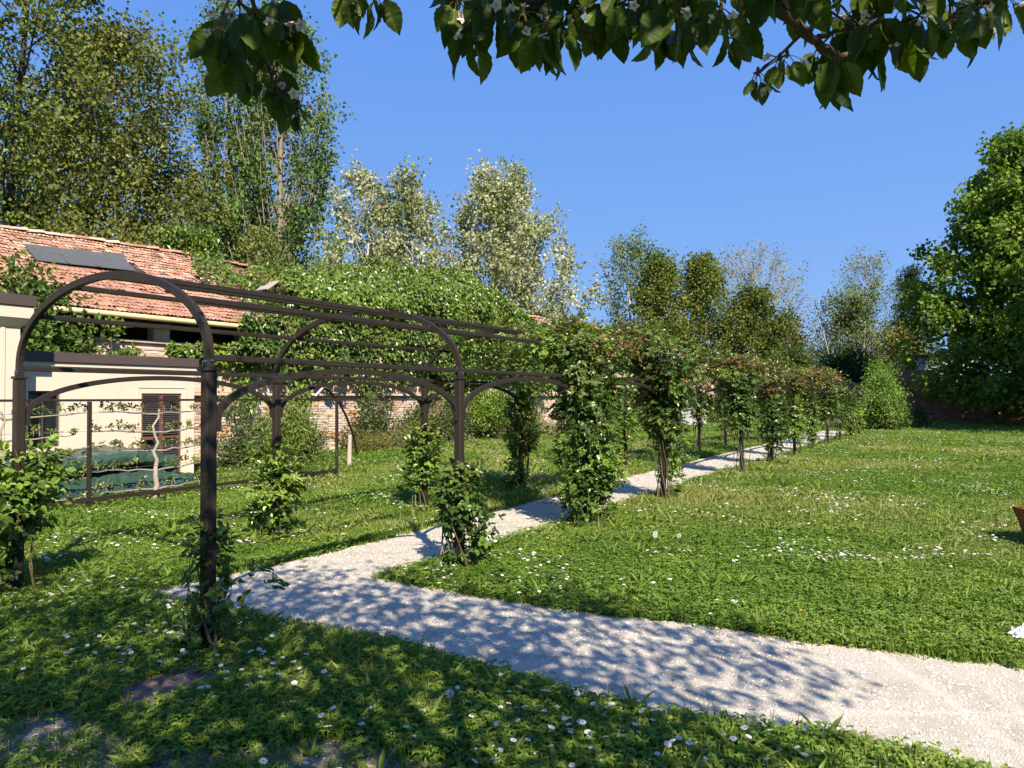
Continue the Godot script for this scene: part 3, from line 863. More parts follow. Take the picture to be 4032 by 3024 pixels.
# ---- modern cream garden house
func build_house() -> void:
	var b := thing("garden_house", "low cream garden house with flat roof and dark brown fascia beside the pergola", "house", row_xf(5.87, 9.25))
	var o := Vector3(5.87, 0, 9.25)
	var g := Geo.new()
	g.o = o
	# long wing, its wall left open for the door and the window
	var t := 0.22
	g.rb(1.8, 2.87, 9.25, 9.25 + t, 0, 2.14, 0.003)
	g.rb(2.87, 3.37, 9.25, 9.25 + t, 0, 0.765, 0.003)
	g.rb(2.87, 3.37, 9.25, 9.25 + t, 1.72, 2.14, 0.003)
	g.rb(3.37, 4.79, 9.25, 9.25 + t, 0, 2.14, 0.003)
	g.rb(4.79, 5.6, 9.25, 9.25 + t, 1.685, 2.14, 0.003)
	g.rb(5.6, 5.87, 9.25, 9.25 + t, 0, 2.14, 0.003)
	g.rb(5.65, 5.87, 9.25 + t, 11.2, 0, 2.14, 0.003)
	g.rb(1.8, 5.87, 11.2, 11.4, 0, 2.14, 0.003)
	part("wall", g.mesh(), M["cream_plaster"], b)
	g = Geo.new()
	g.o = o
	g.rb(1.6, 5.90, 9.225, 11.42, 2.142, 2.215, 0.003)
	part("eaves_band", g.mesh(), M["cream_plaster"], b)
	g = Geo.new()
	g.o = o
	g.rb(1.6, 5.93, 9.185, 11.46, 2.217, 2.385, 0.006)
	part("fascia", g.mesh(), M["brown_fascia"], b)
	# taller front block
	g = Geo.new()
	g.o = o
	g.rb(-5.5, 2.47, 8.58, 11.4, 0, 2.70, 0.003)
	part("front_block_wall", g.mesh(), M["cream_plaster"], b)
	g = Geo.new()
	g.o = o
	g.rb(-5.6, 2.60, 8.43, 11.5, 2.84, 3.03, 0.004)
	# sloping soffit between wall and eaves
	var s0 := [g.rp(2.47, 8.58, 2.70), g.rp(2.60, 8.43, 2.838), g.rp(-5.5, 8.58, 2.70), g.rp(-5.6, 8.43, 2.838), g.rp(2.47, 11.4, 2.70), g.rp(2.60, 11.5, 2.838)]
	g.quad(s0[0], s0[1], s0[3], s0[2], Vector3(0, -1, 1))
	g.quad(s0[0], s0[1], s0[5], s0[4], Vector3(1, -1, 0))
	part("front_block_eaves", g.mesh(), M["cream_plaster"], b)
	g = Geo.new()
	g.o = o
	g.rb(-5.6, 2.63, 8.40, 11.52, 3.032, 3.20, 0.006)
	part("front_block_fascia", g.mesh(), M["brown_fascia"], b)
	# shallow pilaster strip and raised surround of the door
	g = Geo.new()
	g.o = o
	g.rb(2.2, 2.26, 8.565, 8.578, 0, 2.69, 0.002)
	part("wall_joint", g.mesh(), M["cream_plaster"], b)
	g = Geo.new()
	g.o = o
	for e in [[4.70, 4.73, 0.0, 1.79], [5.66, 5.69, 0.0, 1.79], [4.70, 5.69, 1.79, 1.81]]:
		g.rb(e[0], e[1], 9.236, 9.248, e[2], e[3], 0.001)
	part("door_surround", g.mesh(), M["cream_plaster"], b)
	# window
	g = Geo.new()
	g.o = o
	for e in [[2.87, 2.90, 0.765, 1.72], [3.34, 3.37, 0.765, 1.72], [2.90, 3.34, 0.765, 0.795], [2.90, 3.34, 1.69, 1.72], [3.11, 3.13, 0.795, 1.69]]:
		g.rb(e[0], e[1], 9.31, 9.36, e[2], e[3], 0.003)
	var win := part("window", g.mesh(), M["shutter_metal"], b)
	g = Geo.new()
	g.o = o
	g.rb(2.88, 3.36, 9.37, 9.38, 0.77, 1.71, 0.001)
	part("pane", g.mesh(), M["dark_glass"], win)
	# pair of louvred shutter doors
	for s in 2:
		var a0 := 4.80 + s * 0.40
		g = Geo.new()
		g.o = o
		for e in [[a0, a0 + 0.03, 0.02, 1.675], [a0 + 0.36, a0 + 0.39, 0.02, 1.675], [a0 + 0.03, a0 + 0.36, 0.02, 0.06], [a0 + 0.03, a0 + 0.36, 1.64, 1.675], [a0 + 0.03, a0 + 0.36, 0.82, 0.86]]:
			g.rb(e[0], e[1], 9.275, 9.315, e[2], e[3], 0.003)
		var sh := part("shutter_door", g.mesh(), M["shutter_frame"], b)
		g = Geo.new()
		g.o = o
		for q in 42:
			var h := 0.08 + q * 0.0375
			if h > 0.80 and h < 0.88: continue
			g.cbox(Transform3D(Basis.from_euler(Vector3(0.6, 0, 0)), g.rp(a0 + 0.195, 9.297, h)), Vector3(0.33, 0.006, 0.04), 0.001)
		stuff_part("louvre_slats", g.mesh(), M["shutter_metal"], sh)
	g = Geo.new()
	g.o = o
	g.rb(4.78, 4.98, 9.18, 9.27, 0.80, 0.86, 0.006)
	part("door_latch_box", g.mesh(), M["shutter_frame"], b)

func build_end_wall() -> void:
	var w := thing("garden_end_wall", "dark old brick wall closing the far end of the lawn, in the shade of the big tree", "wall", row_xf(48.6, 0))
	var o := Vector3(48.6, 0, 0)
	var g := Geo.new()
	g.o = o
	g.rb(48.6, 49.1, -40, 3.0, 0, 2.5, 0.03)
	g.rb(48.58, 49.15, -2.2, 1.2, 2.5, 3.25, 0.03)
	var main := part("wall_face", g.mesh(), M["dark_brick_wall"], w)
	g = Geo.new()
	g.o = o
	g.rb(48.5, 49.2, -40, -2.25, 2.503, 2.6, 0.02)
	part("coping", g.mesh(), M["dark_brick_wall"], w)
	var bg := Geo.new()
	bg.cbox(Transform3D(), Vector3(0.03, 0.07, 0.26), 0.006)
	var k := Copies_of.new()
	for r in 30:
		for c in 150:
			var ac := -36.0 + c * 0.28 + (0.14 if r % 2 else 0.0)
			var h := 0.06 + r * 0.082
			if ac > 2.8: continue
			k.add(Transform3D(Basis(), Vector3(-0.008 + rf(-0.006, 0.006), h, -ac)), pick([Color(0.26, 0.12, 0.08), Color(0.2, 0.11, 0.08), Color(0.3, 0.17, 0.12), Color(0.17, 0.12, 0.1)]))
	many("brick", bg.mesh(), M["brick"], k, main)
	# pale flat topped building beyond
	var h2 := thing("distant_pale_building", "small pale grey flat roofed building beyond the end wall", "building", row_xf(54.0, -2.4))
	g = Geo.new()
	g.rb(-1.5, 1.5, -1.6, 1.6, 0, 4.2, 0.02)
	part("wall", g.mesh(), M["pale_render"], h2)
	g = Geo.new()
	g.rb(-1.7, 1.7, -1.8, 1.8, 4.202, 4.42, 0.02)
	part("roof", g.mesh(), M["brown_fascia"], h2)

# ---- trees
# o: h height, r crown radius, lo height where the crown begins, tr trunk radius, prof(t) relative radius, n limbs, m twigs each, q leaves each,
# ln leaf length, cols, rise (how much lower a limb starts than it ends), sig spread of a leaf clump, bark, wob
func tree(called: String, label: String, base: Vector3, o: Dictionary, group := "trees beyond the barn") -> Node3D:
	var t := thing(called, label, "tree", Transform3D(Basis(), base), group)
	var g := Geo.new()
	var f := Geo.new()
	var h: float = o.h
	var lean: Vector3 = o.get("lean", Vector3.ZERO)
	var bark: Array = o.get("bark", [Color(0.14, 0.12, 0.1)])
	var stems: int = o.get("stems", 1)
	var axes := []
	for s in stems:
		var pts := PackedVector3Array()
		var rad := PackedFloat32Array()
		var off := Vector3(rf(-1, 1), 0, rf(-1, 1)) * (0.0 if stems == 1 else float(o.get("gap", 0.8)))
		var w: float = o.get("wob", 0.3)
		var a := rf(0, 9)
		for k in 9:
			var u := k / 8.0
			pts.append(off * (1.0 + u * float(o.get("splay", 0.4))) + lean * u * u + Vector3(sin(a + u * 5.0) * w * u, h * 0.94 * u, cos(a * 2.0 + u * 4.0) * w * u))
			rad.append(float(o.tr) * (1.0 - 0.93 * u) * (1.0 if stems == 1 else rf(0.8, 1.0)) + 0.012)
		g.col = bark[s % bark.size()]
		g.tube(pts, rad, 7)
		axes.append(pts)
	var prof: Callable = o.prof
	var lo: float = o.lo
	for k in int(o.n):
		var u := pow((k + rf(0.1, 0.9)) / float(o.n), float(o.get("skew", 0.9)))
		var y := lerpf(lo, h, u)
		var ax: PackedVector3Array = axes[k % stems]
		var ang := k * 2.39996 + rf(-0.4, 0.4)
		var rr: float = float(o.r) * prof.call(u) * rf(0.6, 1.12)
		var tip := Vector3(cos(ang) * rr, y, sin(ang) * rr) + lean * pow(y / h, 2)
		if stems > 1: tip += Vector3(ax[0].x, 0, ax[0].z)
		var ys := clampf(y - rr * float(o.rise) - rf(0, 0.5), lo * 0.45, h * 0.93)
		var fk := clampf(ys / (h * 0.94) * 8.0, 0, 7.99)
		var st := ax[int(fk)].lerp(ax[int(fk) + 1], fk - int(fk))
		var bow := Vector3(cos(ang), 0, sin(ang)) * rr * 0.14 * (1.0 if float(o.rise) > 1.0 else -0.4) + gauss3(0.12)
		var lp := PackedVector3Array()
		var lr := PackedFloat32Array()
		var r0: float = float(o.tr) * (0.3 - 0.2 * u) * float(o.get("limb", 1.0))
		for s in 5:
			var v := s / 4.0
			lp.append(st.lerp(tip, v) + bow * sin(v * PI))
			lr.append(maxf(0.008, r0 * (1.0 - v * 0.85)))
		g.col = bark[rng.randi() % bark.size()]
		g.tube(lp, lr, 5)
		for j in int(o.m):
			var v := rf(0.35, 1.0)
			var p0 := lp[int(v * 3.99)].lerp(lp[int(v * 3.99) + 1], fmod(v * 3.99, 1.0))
			var dd := (rdir() + (tip - st).normalized() * 0.7 + Vector3(0, float(o.get("lift", 0.25)), 0)).normalized()
			var tw: float = float(o.get("twig", 0.9)) * rf(0.5, 1.2)
			var p1 := p0 + dd * tw
			if o.get("show_twigs", true):
				g.tube(PackedVector3Array([p0, p0.lerp(p1, 0.5) + gauss3(0.05), p1]), PackedFloat32Array([0.013, 0.009, 0.005]), 3)
			if rng.randf() < float(o.get("bare", 0.0)): continue
			var base_c := pick(o.cols)
			var sig: float = o.sig
			for q in int(float(o.q) * 1.6):
				var p := p0.lerp(p1, rf(0.3, 1.15)) + gauss3(sig)
				var up := (rdir() + Vector3(0, 0.6, 0)).normalized()
				var d := (rdir() + Vector3(0, float(o.get("droop", -0.35)), 0)).normalized()
				var tt := rf(0.78, 1.25)
				var ll: float = float(o.ln) * 1.28 * rf(0.65, 1.2)
				f.leaf(p, d, up, ll, ll * 1.2 * float(o.get("wid", 0.7)), Color(base_c.r * tt, base_c.g * tt, base_c.b * tt))
	part("trunk", g.mesh(), M["bark"], t)
	stuff_part("crown", f.mesh(), M[o.get("mat", "leaf")], t)
	return t

func build_trees() -> void:
	var round_p := func(u): return sqrt(maxf(0.05, 1.0 - pow(u * 2.0 - 0.85, 2) / 1.4))
	var egg := func(u): return 0.35 + 0.75 * sin(clampf(u * 0.95 + 0.12, 0, 1) * PI)
	var column := func(u): return clampf(0.55 + 1.6 * u, 0, 1) * (1.0 if u < 0.72 else sqrt(maxf(0.02, 1.0 - pow((u - 0.72) / 0.3, 2))))
	var olive := [Color(0.15, 0.19, 0.035), Color(0.12, 0.165, 0.035), Color(0.19, 0.215, 0.05), Color(0.09, 0.13, 0.03)]
	var yellowish := [Color(0.21, 0.23, 0.05), Color(0.16, 0.19, 0.04), Color(0.24, 0.24, 0.07), Color(0.13, 0.15, 0.035)]
	var fresh := [Color(0.11, 0.19, 0.035), Color(0.14, 0.22, 0.045), Color(0.08, 0.14, 0.03)]
	var silver := [Color(0.36, 0.38, 0.24), Color(0.42, 0.43, 0.30), Color(0.28, 0.31, 0.16), Color(0.24, 0.28, 0.10), Color(0.46, 0.46, 0.36)]
	var dark := [Color(0.05, 0.085, 0.016), Color(0.07, 0.11, 0.02), Color(0.04, 0.065, 0.015)]
	# tall light leaved trees at the back of the barn
	tree("robinia_tree", "tall leaning olive green tree at the edge, its crown cut by the top", Vector3(-21.4, 0, -29.5), {h = 23.0, r = 6.0, lo = 9.0, tr = 0.30, prof = round_p, n = 46, m = 7, q = 36, ln = 0.17, cols = olive, rise = 0.9, sig = 0.36, twig = 1.3, lean = Vector3(1.5, 0, 0), bark = [Color(0.07, 0.06, 0.05)]})
	tree("robinia_tree", "thin many stemmed tree with sparse light leaves and sky showing through", Vector3(-20.3, 0, -32.5), {h = 15.0, r = 4.4, lo = 5.0, tr = 0.17, stems = 3, gap = 1.5, splay = 0.6, prof = round_p, n = 34, m = 6, q = 12, ln = 0.15, cols = fresh, rise = 1.2, sig = 0.32, twig = 1.1, bark = [Color(0.12, 0.1, 0.08)], lift = 0.4})
	tree("robinia_tree", "slender pair of dark trunks with thin yellowish crown behind the barn ridge", Vector3(-20.2, 0, -33.5), {h = 19.5, r = 3.9, lo = 7.0, tr = 0.2, stems = 2, gap = 0.7, splay = 0.5, prof = round_p, n = 40, m = 7, q = 22, ln = 0.15, cols = yellowish, rise = 1.3, sig = 0.34, twig = 1.1, bark = [Color(0.15, 0.12, 0.1), Color(0.1, 0.085, 0.07)], lift = 0.4})
	tree("robinia_tree", "yellowish green tree with straight grey trunk between thin tree and poplar", Vector3(-17.6, 0, -31.5), {h = 18.3, r = 3.7, lo = 4.8, tr = 0.22, prof = round_p, n = 48, m = 7, q = 27, ln = 0.15, cols = yellowish, rise = 1.2, sig = 0.34, twig = 1.1, bark = [Color(0.2, 0.17, 0.14)], lift = 0.4})
	tree("robinia_tree", "leafy olive tree filling the gap before the tall poplar", Vector3(-16.0, 0, -35.0), {h = 13.2, r = 2.8, lo = 3.5, tr = 0.18, stems = 2, gap = 0.6, prof = egg, n = 34, m = 7, q = 22, ln = 0.15, cols = olive, rise = 1.2, sig = 0.34, twig = 1.0, bark = [Color(0.2, 0.17, 0.14)], lift = 0.4})
	tree("poplar_tree", "tall narrow poplar with fine upright branches, behind the hanging cherry twig", Vector3(-15.3, 0, -38.0), {h = 23.4, r = 2.0, lo = 3.0, tr = 0.3, prof = column, n = 84, m = 7, q = 19, ln = 0.155, cols = fresh, rise = 3.2, sig = 0.24, twig = 0.9, bark = [Color(0.24, 0.21, 0.17), Color(0.3, 0.26, 0.2)], lift = 1.1, bare = 0.12})
	tree("poplar_tree", "broad tall poplar with many pale bare upright twigs and glossy edge leaves", Vector3(-12.1, 0, -37.5), {h = 22.3, r = 2.75, lo = 3.0, tr = 0.32, prof = column, n = 110, m = 8, q = 20, ln = 0.165, cols = fresh, rise = 3.0, sig = 0.26, twig = 1.0, bark = [Color(0.26, 0.22, 0.17), Color(0.33, 0.28, 0.22)], lift = 1.1, bare = 0.35})
	tree("thicket_tree", "bushy olive thicket with leaning bare branches below the poplars", Vector3(-12.6, 0, -31.0), {h = 9.6, r = 3.4, lo = 1.5, tr = 0.12, stems = 5, gap = 1.6, splay = 1.2, prof = egg, n = 46, m = 7, q = 20, ln = 0.14, cols = olive, rise = 1.0, sig = 0.32, twig = 1.0, bark = [Color(0.3, 0.26, 0.2), Color(0.16, 0.13, 0.1)], bare = 0.25})
	tree("thicket_tree", "mixed green thicket behind the ridge where the tiles end", Vector3(-16.6, 0, -28.5), {h = 8.6, r = 2.6, lo = 1.5, tr = 0.1, stems = 4, gap = 1.2, splay = 0.9, prof = egg, n = 32, m = 7, q = 20, ln = 0.13, cols = yellowish, rise = 1.0, sig = 0.32, twig = 0.9, bark = [Color(0.22, 0.18, 0.14)], bare = 0.2})
	# white poplars
	var sp := {h = 18.2, r = 3.1, lo = 3.0, tr = 0.26, stems = 2, gap = 0.9, splay = 0.7, prof = egg, n = 40, m = 7, q = 17, ln = 0.22, wid = 0.8, cols = silver, rise = 1.7, sig = 0.34, twig = 1.1, bark = [Color(0.5, 0.48, 0.42), Color(0.35, 0.33, 0.28)], lift = 0.7}
	tree("white_poplar", "silvery white poplar, slimmest and furthest towards the tall poplar", Vector3(-11.3, 0, -52.0), sp, "silvery white poplars")
	sp.merge({h = 17.7, r = 3.4, n = 54}, true)
	tree("white_poplar", "silvery white poplar with several upright tops, middle of the three", Vector3(-8.2, 0, -52.5), sp, "silvery white poplars")
	sp.merge({h = 18.6, r = 5.6, n = 110, m = 8, q = 20, lo = 2.5, tr = 0.34, stems = 3}, true)
	tree("white_poplar", "broad rounded silvery poplar rising right behind the ivy covered roof", Vector3(0.0, 0, -53.0), sp, "silvery white poplars")
	sp.merge({h = 9.8, r = 4.6, n = 40, lo = 1.5, q = 15, stems = 4, gap = 2.0, cols = [Color(0.3, 0.33, 0.18), Color(0.22, 0.27, 0.1)]}, true)
	tree("white_poplar", "low silvery undergrowth below the white poplars", Vector3(-5.5, 0, -49.0), sp, "silvery white poplars")
	# birch like tree and round bushy trees
	tree("birch_tree", "thin upright tree with pale trunk and airy crown beside the silvery poplars", Vector3(9.9, 0, -60.0), {h = 15.4, r = 3.0, lo = 3.0, tr = 0.16, prof = egg, n = 40, m = 7, q = 15, ln = 0.17, cols = [Color(0.15, 0.2, 0.06), Color(0.2, 0.24, 0.1), Color(0.11, 0.16, 0.05)], rise = 1.8, sig = 0.3, twig = 1.1, bark = [Color(0.5, 0.48, 0.44)], lift = 0.6})
	tree("hedge_tree", "bare grey thicket between the birch and the silvery poplar", Vector3(5.6, 0, -58.0), {h = 7.2, r = 4.2, lo = 1.0, tr = 0.08, stems = 6, gap = 2.6, splay = 0.8, prof = egg, n = 44, m = 8, q = 7, ln = 0.16, cols = yellowish, rise = 1.4, sig = 0.3, twig = 1.1, bark = [Color(0.36, 0.33, 0.29), Color(0.28, 0.25, 0.2)], bare = 0.4})
	var bush_cols := [Color(0.12, 0.17, 0.025), Color(0.16, 0.2, 0.035), Color(0.09, 0.13, 0.02), Color(0.2, 0.22, 0.045)]
	tree("maple_tree", "dense yellow green tree, first of the two round ones behind the far roof", Vector3(11.6, 0, -55.0), {h = 12.3, r = 3.0, lo = 1.5, tr = 0.2, prof = egg, n = 60, m = 8, q = 26, ln = 0.17, cols = bush_cols, rise = 1.0, sig = 0.32, twig = 0.8, show_twigs = false})
	tree("maple_tree", "dense yellow green tree, second of the two round ones, nearer the bare crowned one", Vector3(15.0, 0, -55.0), {h = 12.4, r = 2.9, lo = 1.5, tr = 0.2, prof = egg, n = 60, m = 8, q = 24, ln = 0.17, cols = bush_cols, rise = 1.0, sig = 0.32, twig = 0.8, show_twigs = false})
	tree("ash_tree", "round crowned tree of bare greyish twigs with a haze of buds", Vector3(21.2, 0, -62.0), {h = 14.4, r = 5.0, lo = 4.0, tr = 0.3, prof = round_p, n = 80, m = 15, q = 3, ln = 0.15, cols = [Color(0.3, 0.3, 0.14), Color(0.35, 0.31, 0.18)], rise = 1.1, sig = 0.25, twig = 1.3, bark = [Color(0.42, 0.38, 0.3), Color(0.33, 0.29, 0.22)], lift = 0.5})
	tree("ivy_clad_tree", "dark ivy clad tree under the bare twigged crown", Vector3(18.4, 0, -54.0), {h = 9.8, r = 3.3, lo = 0.6, tr = 0.25, prof = egg, n = 58, m = 8, q = 24, ln = 0.16, cols = dark + bush_cols, rise = 0.8, sig = 0.32, twig = 0.8, show_twigs = false})
	tree("ivy_clad_tree", "brownish green shrubby tree leaning out beyond the ivy clad one", Vector3(21.0, 0, -55.0), {h = 7.6, r = 3.0, lo = 0.6, tr = 0.16, prof = egg, n = 44, m = 8, q = 18, ln = 0.15, cols = [Color(0.16, 0.16, 0.04), Color(0.12, 0.13, 0.03), Color(0.09, 0.12, 0.025)], rise = 0.8, sig = 0.34, twig = 0.9})
	tree("ivy_clad_tree", "low dark green bush at the foot of the ivy clad tree", Vector3(19.4, 0, -49.5), {h = 4.6, r = 2.6, lo = 0.3, tr = 0.1, prof = egg, n = 36, m = 7, q = 22, ln = 0.14, cols = dark + fresh, rise = 0.7, sig = 0.3, twig = 0.7, show_twigs = false})
	tree("ash_tree", "thin bare topped tree before the dark conifer", Vector3(30.0, 0, -60.0), {h = 13.4, r = 3.8, lo = 4.0, tr = 0.22, prof = egg, n = 50, m = 11, q = 4, ln = 0.15, cols = [Color(0.2, 0.24, 0.1), Color(0.24, 0.26, 0.14)], rise = 1.4, sig = 0.28, twig = 1.3, bark = [Color(0.36, 0.34, 0.3), Color(0.27, 0.25, 0.21)], lift = 0.6})
	tree("elder_tree", "grey green bushy tree with visible stems above the end wall", Vector3(26.2, 0, -53.5), {h = 9.4, r = 4.2, lo = 1.0, tr = 0.12, stems = 5, gap = 1.8, splay = 0.8, prof = egg, n = 62, m = 8, q = 15, ln = 0.16, cols = [Color(0.13, 0.17, 0.05), Color(0.16, 0.21, 0.05), Color(0.1, 0.13, 0.04)], rise = 1.0, sig = 0.34, twig = 0.9, bark = [Color(0.34, 0.31, 0.26), Color(0.2, 0.18, 0.15)]})
	tree("elder_tree", "ochre leaved bush beside the grey green tree above the wall", Vector3(28.4, 0, -51.5), {h = 6.6, r = 2.1, lo = 1.4, tr = 0.1, prof = egg, n = 30, m = 7, q = 16, ln = 0.15, cols = [Color(0.24, 0.19, 0.04), Color(0.19, 0.2, 0.04), Color(0.14, 0.15, 0.03)], rise = 1.0, sig = 0.3, twig = 0.7})
	tree("conifer_tree", "dark spruce standing between the bare topped tree and the big linden", Vector3(31.6, 0, -56.0), {h = 11.6, r = 2.7, lo = 1.0, tr = 0.2, prof = func(u): return 1.1 - u, n = 70, m = 7, q = 16, ln = 0.2, wid = 0.3, cols = [Color(0.03, 0.05, 0.022), Color(0.045, 0.06, 0.03)], rise = -0.15, sig = 0.22, twig = 0.5, show_twigs = false, droop = -0.8})
	tree("conifer_tree", "dark hedge of evergreen growth behind the end wall", Vector3(24.3, 0, -51.5), {h = 4.6, r = 3.0, lo = 0.6, tr = 0.14, prof = egg, n = 42, m = 7, q = 18, ln = 0.17, cols = dark, rise = 0.6, sig = 0.34, twig = 0.7, show_twigs = false})
	# thin growth that closes the view between them
	for e in [[2.5, -64.0, 8.0, "thin bare thicket low between silvery poplar and birch"], [13.2, -64.0, 8.5, "thin thicket low behind the two round trees"], [24.0, -66.0, 7.5, "pale thicket low between the bare crown and the grey green tree"], [34.5, -63.0, 8.0, "thin thicket behind the dark spruce"], [7.5, -62.0, 6.5, "low brownish thicket at the foot of the birch"]]:
		tree("hedge_tree", e[3], Vector3(e[0], 0, e[1]), {h = e[2], r = 4.6, lo = 0.5, tr = 0.07, stems = 6, gap = 2.8, splay = 0.7, prof = egg, n = 54, m = 8, q = 7, ln = 0.16, cols = yellowish + [Color(0.26, 0.22, 0.14), Color(0.2, 0.17, 0.12)], rise = 1.4, sig = 0.34, twig = 1.1, bark = [Color(0.36, 0.33, 0.29), Color(0.28, 0.25, 0.2)], bare = 0.3})
	# the big linden over the lawn
	var big := func(u): return (0.86 + 0.3 * sin(clampf(u * 1.5, 0, 1) * PI)) * sqrt(maxf(0.03, 1.0 - pow(clampf((u - 0.3) / 0.72, 0, 1), 2.3)))
	tree("linden_tree", "huge dense bright green linden at the far end of the lawn", Vector3(27.7, 0, -37.2), {h = 15.2, r = 5.5, lo = 1.3, tr = 0.5, prof = big, n = 170, m = 9, q = 26, ln = 0.19, wid = 0.85, cols = [Color(0.12, 0.2, 0.025), Color(0.15, 0.23, 0.03), Color(0.09, 0.16, 0.02), Color(0.18, 0.27, 0.04)], rise = 0.35, sig = 0.24, twig = 0.95, show_twigs = false, droop = -0.5, bark = [Color(0.07, 0.055, 0.045)]}, "trees over the lawn")
	tree("linden_tree", "second linden beyond the lawn edge, its shade lying across the far grass", Vector3(25.6, 0, -25.6), {h = 12.5, r = 4.2, lo = 3.2, tr = 0.4, prof = big, n = 70, m = 7, q = 18, ln = 0.22, wid = 0.85, cols = [Color(0.075, 0.15, 0.018), Color(0.1, 0.185, 0.022)], rise = 0.35, sig = 0.3, twig = 1.0, show_twigs = false}, "trees over the lawn")

# ---- the two pergolas of bronze painted steel
func ell(c: float, a: float, b: float, base: float, t: float) -> Vector2:
	return Vector2(c - a * cos(t), base + b * sin(t))

func bolt_mesh() -> ArrayMesh:
	var g := Geo.new()
	for k in 3:
		var e0 := PI * 0.5 * k / 3.0
		var e1 := PI * 0.5 * (k + 1) / 3.0
		for s in 8:
			var a0 := TAU * s / 8.0
			var a1 := TAU * (s + 1) / 8.0
			var q := func(e, a): return Vector3(cos(e) * cos(a), sin(e), cos(e) * sin(a))
			g.quad(q.call(e0, a0), q.call(e0, a1), q.call(e1, a1), q.call(e1, a0), q.call((e0 + e1) * 0.5, (a0 + a1) * 0.5))
	return g.mesh()

func pergola(label: String, k0: float, count: int) -> void:
	var al0 := k0 * BAY
	var b := thing("pergola", label, "pergola", row_xf(al0, 0), "steel arch pergolas over the gravel walk")
	var o := Vector3(al0, 0, 0)
	var steel: Material = M["bronze_paint"]
	# shared part meshes, in the frame of a bay at al = 0, ac = 0
	var g := Geo.new()
	g.cbox(Transform3D(Basis(), Vector3(0, 0.86, 0)), Vector3(0.072, 1.74, 0.072), 0.007)
	g.cbox(Transform3D(Basis(), Vector3(0, 1.742, 0)), Vector3(0.088, 0.022, 0.088), 0.004)
	g.cbox(Transform3D(Basis(), Vector3(0, 1.778, 0)), Vector3(0.052, 0.052, 0.052), 0.005)
	var post_m := g.mesh()
	g = Geo.new()
	var p := PackedVector3Array()
	var nn := PackedVector3Array()
	p.append(Vector3(0, 1.80, 0)); nn.append(Vector3(0, 0, 1))
	for s in 41:
		var t := PI * s / 40.0
		var e := ell(WID * 0.5, WID * 0.5, 0.605, 1.835, t)
		p.append(Vector3(0, e.y, -e.x))
		nn.append(Vector3(0, sin(t) / 0.605, cos(t) / (WID * 0.5)).normalized())
	p.append(Vector3(0, 1.80, -WID)); nn.append(Vector3(0, 0, -1))
	g.bar(p, nn, Vector3(1, 0, 0), 0.05, 0.038)
	var arch_m := g.mesh()
	g = Geo.new()
	p = PackedVector3Array(); nn = PackedVector3Array()
	p.append(Vector3(0.055, 1.36, 0)); nn.append(Vector3(-1, 0, 0))
	for s in 33:
		var t := PI * s / 32.0
		var e := ell(BAY * 0.5, BAY * 0.5 - 0.055, 0.33, 1.435, t)
		p.append(Vector3(e.x, e.y, 0))
		nn.append(Vector3(-cos(t) / (BAY * 0.5), sin(t) / 0.33, 0).normalized())
	p.append(Vector3(BAY - 0.055, 1.36, 0)); nn.append(Vector3(1, 0, 0))
	g.bar(p, nn, Vector3(0, 0, 1), 0.042, 0.036)
	var side_m := g.mesh()
	g = Geo.new()
	g.cbox(Transform3D(Basis(), Vector3(BAY * 0.5, 0, 0)), Vector3(BAY - 0.042, 0.038, 0.038), 0.004)
	var rail_m := g.mesh()
	var bolt := bolt_mesh()
	for k in count:
		for s in 2:
			var post := part("post", post_m, steel, b, Transform3D(Basis(), Vector3(k * BAY, 0, -WID * s)))
			if k0 < 1.0:
				for e in [Vector3(-0.027, 1.79, 0.012), Vector3(-0.027, 1.79, -0.012), Vector3(0.03, 1.795, 0.0), Vector3(0, 1.795, 0.03 if s == 0 else -0.03)]:
					part("bolt", bolt, M["bright_bolt"], post, Transform3D(Basis().scaled(Vector3.ONE * 0.0085), e))
		part("arch", arch_m, steel, b, Transform3D(Basis(), Vector3(k * BAY, 0, 0)))
		if k < count - 1:
			for s in 2:
				part("side_arch", side_m, steel, b, Transform3D(Basis(), Vector3(k * BAY, 0, -WID * s)))
			for e in [Vector2(0, 1.815), Vector2(0.33, 2.215), Vector2(0.85, 2.40), Vector2(WID * 0.5, 2.445), Vector2(WID - 0.85, 2.40), Vector2(WID - 0.33, 2.215), Vector2(WID, 1.815)]:
				var rail := part("rail", rail_m, steel, b, Transform3D(Basis(), Vector3(k * BAY, e.y, -e.x)))
				if k0 < 1.0:
					for x in [0.03, BAY - 0.03]:
						part("bolt", bolt, M["bright_bolt"], rail, Transform3D(Basis(Vector3.UP, 0.0).scaled(Vector3.ONE * 0.0085), Vector3(x, 0.02, 0.0)))

func build_pergolas() -> void:
	pergola("nearer dark bronze steel arch pergola, mostly bare at its first bay, over the path fork", 0, 4)
	pergola("farther steel arch pergola, overgrown with roses, running to the end of the walk", 4.717, 8)

# ---- climbing roses
func rose_leaf(g: Geo, p: Vector3, d: Vector3, up: Vector3, s: float, cc: Color, trio := false) -> void:
	var side := d.cross(up).normalized()
	var t := Color(cc.r, cc.g, cc.b)
	g.oval(p + d * s * 0.62, d, up, s * 0.52, s * 0.38, t)
	var prs := [0.52] if trio else [0.5, 0.26]
	for u in prs:
		var q: Vector3 = p + d * (s * u)
		g.oval(q, (d * 0.35 + side).normalized(), up, s * 0.44, s * 0.33, t)
		g.oval(q, (d * 0.35 - side).normalized(), up, s * 0.44, s * 0.33, t)

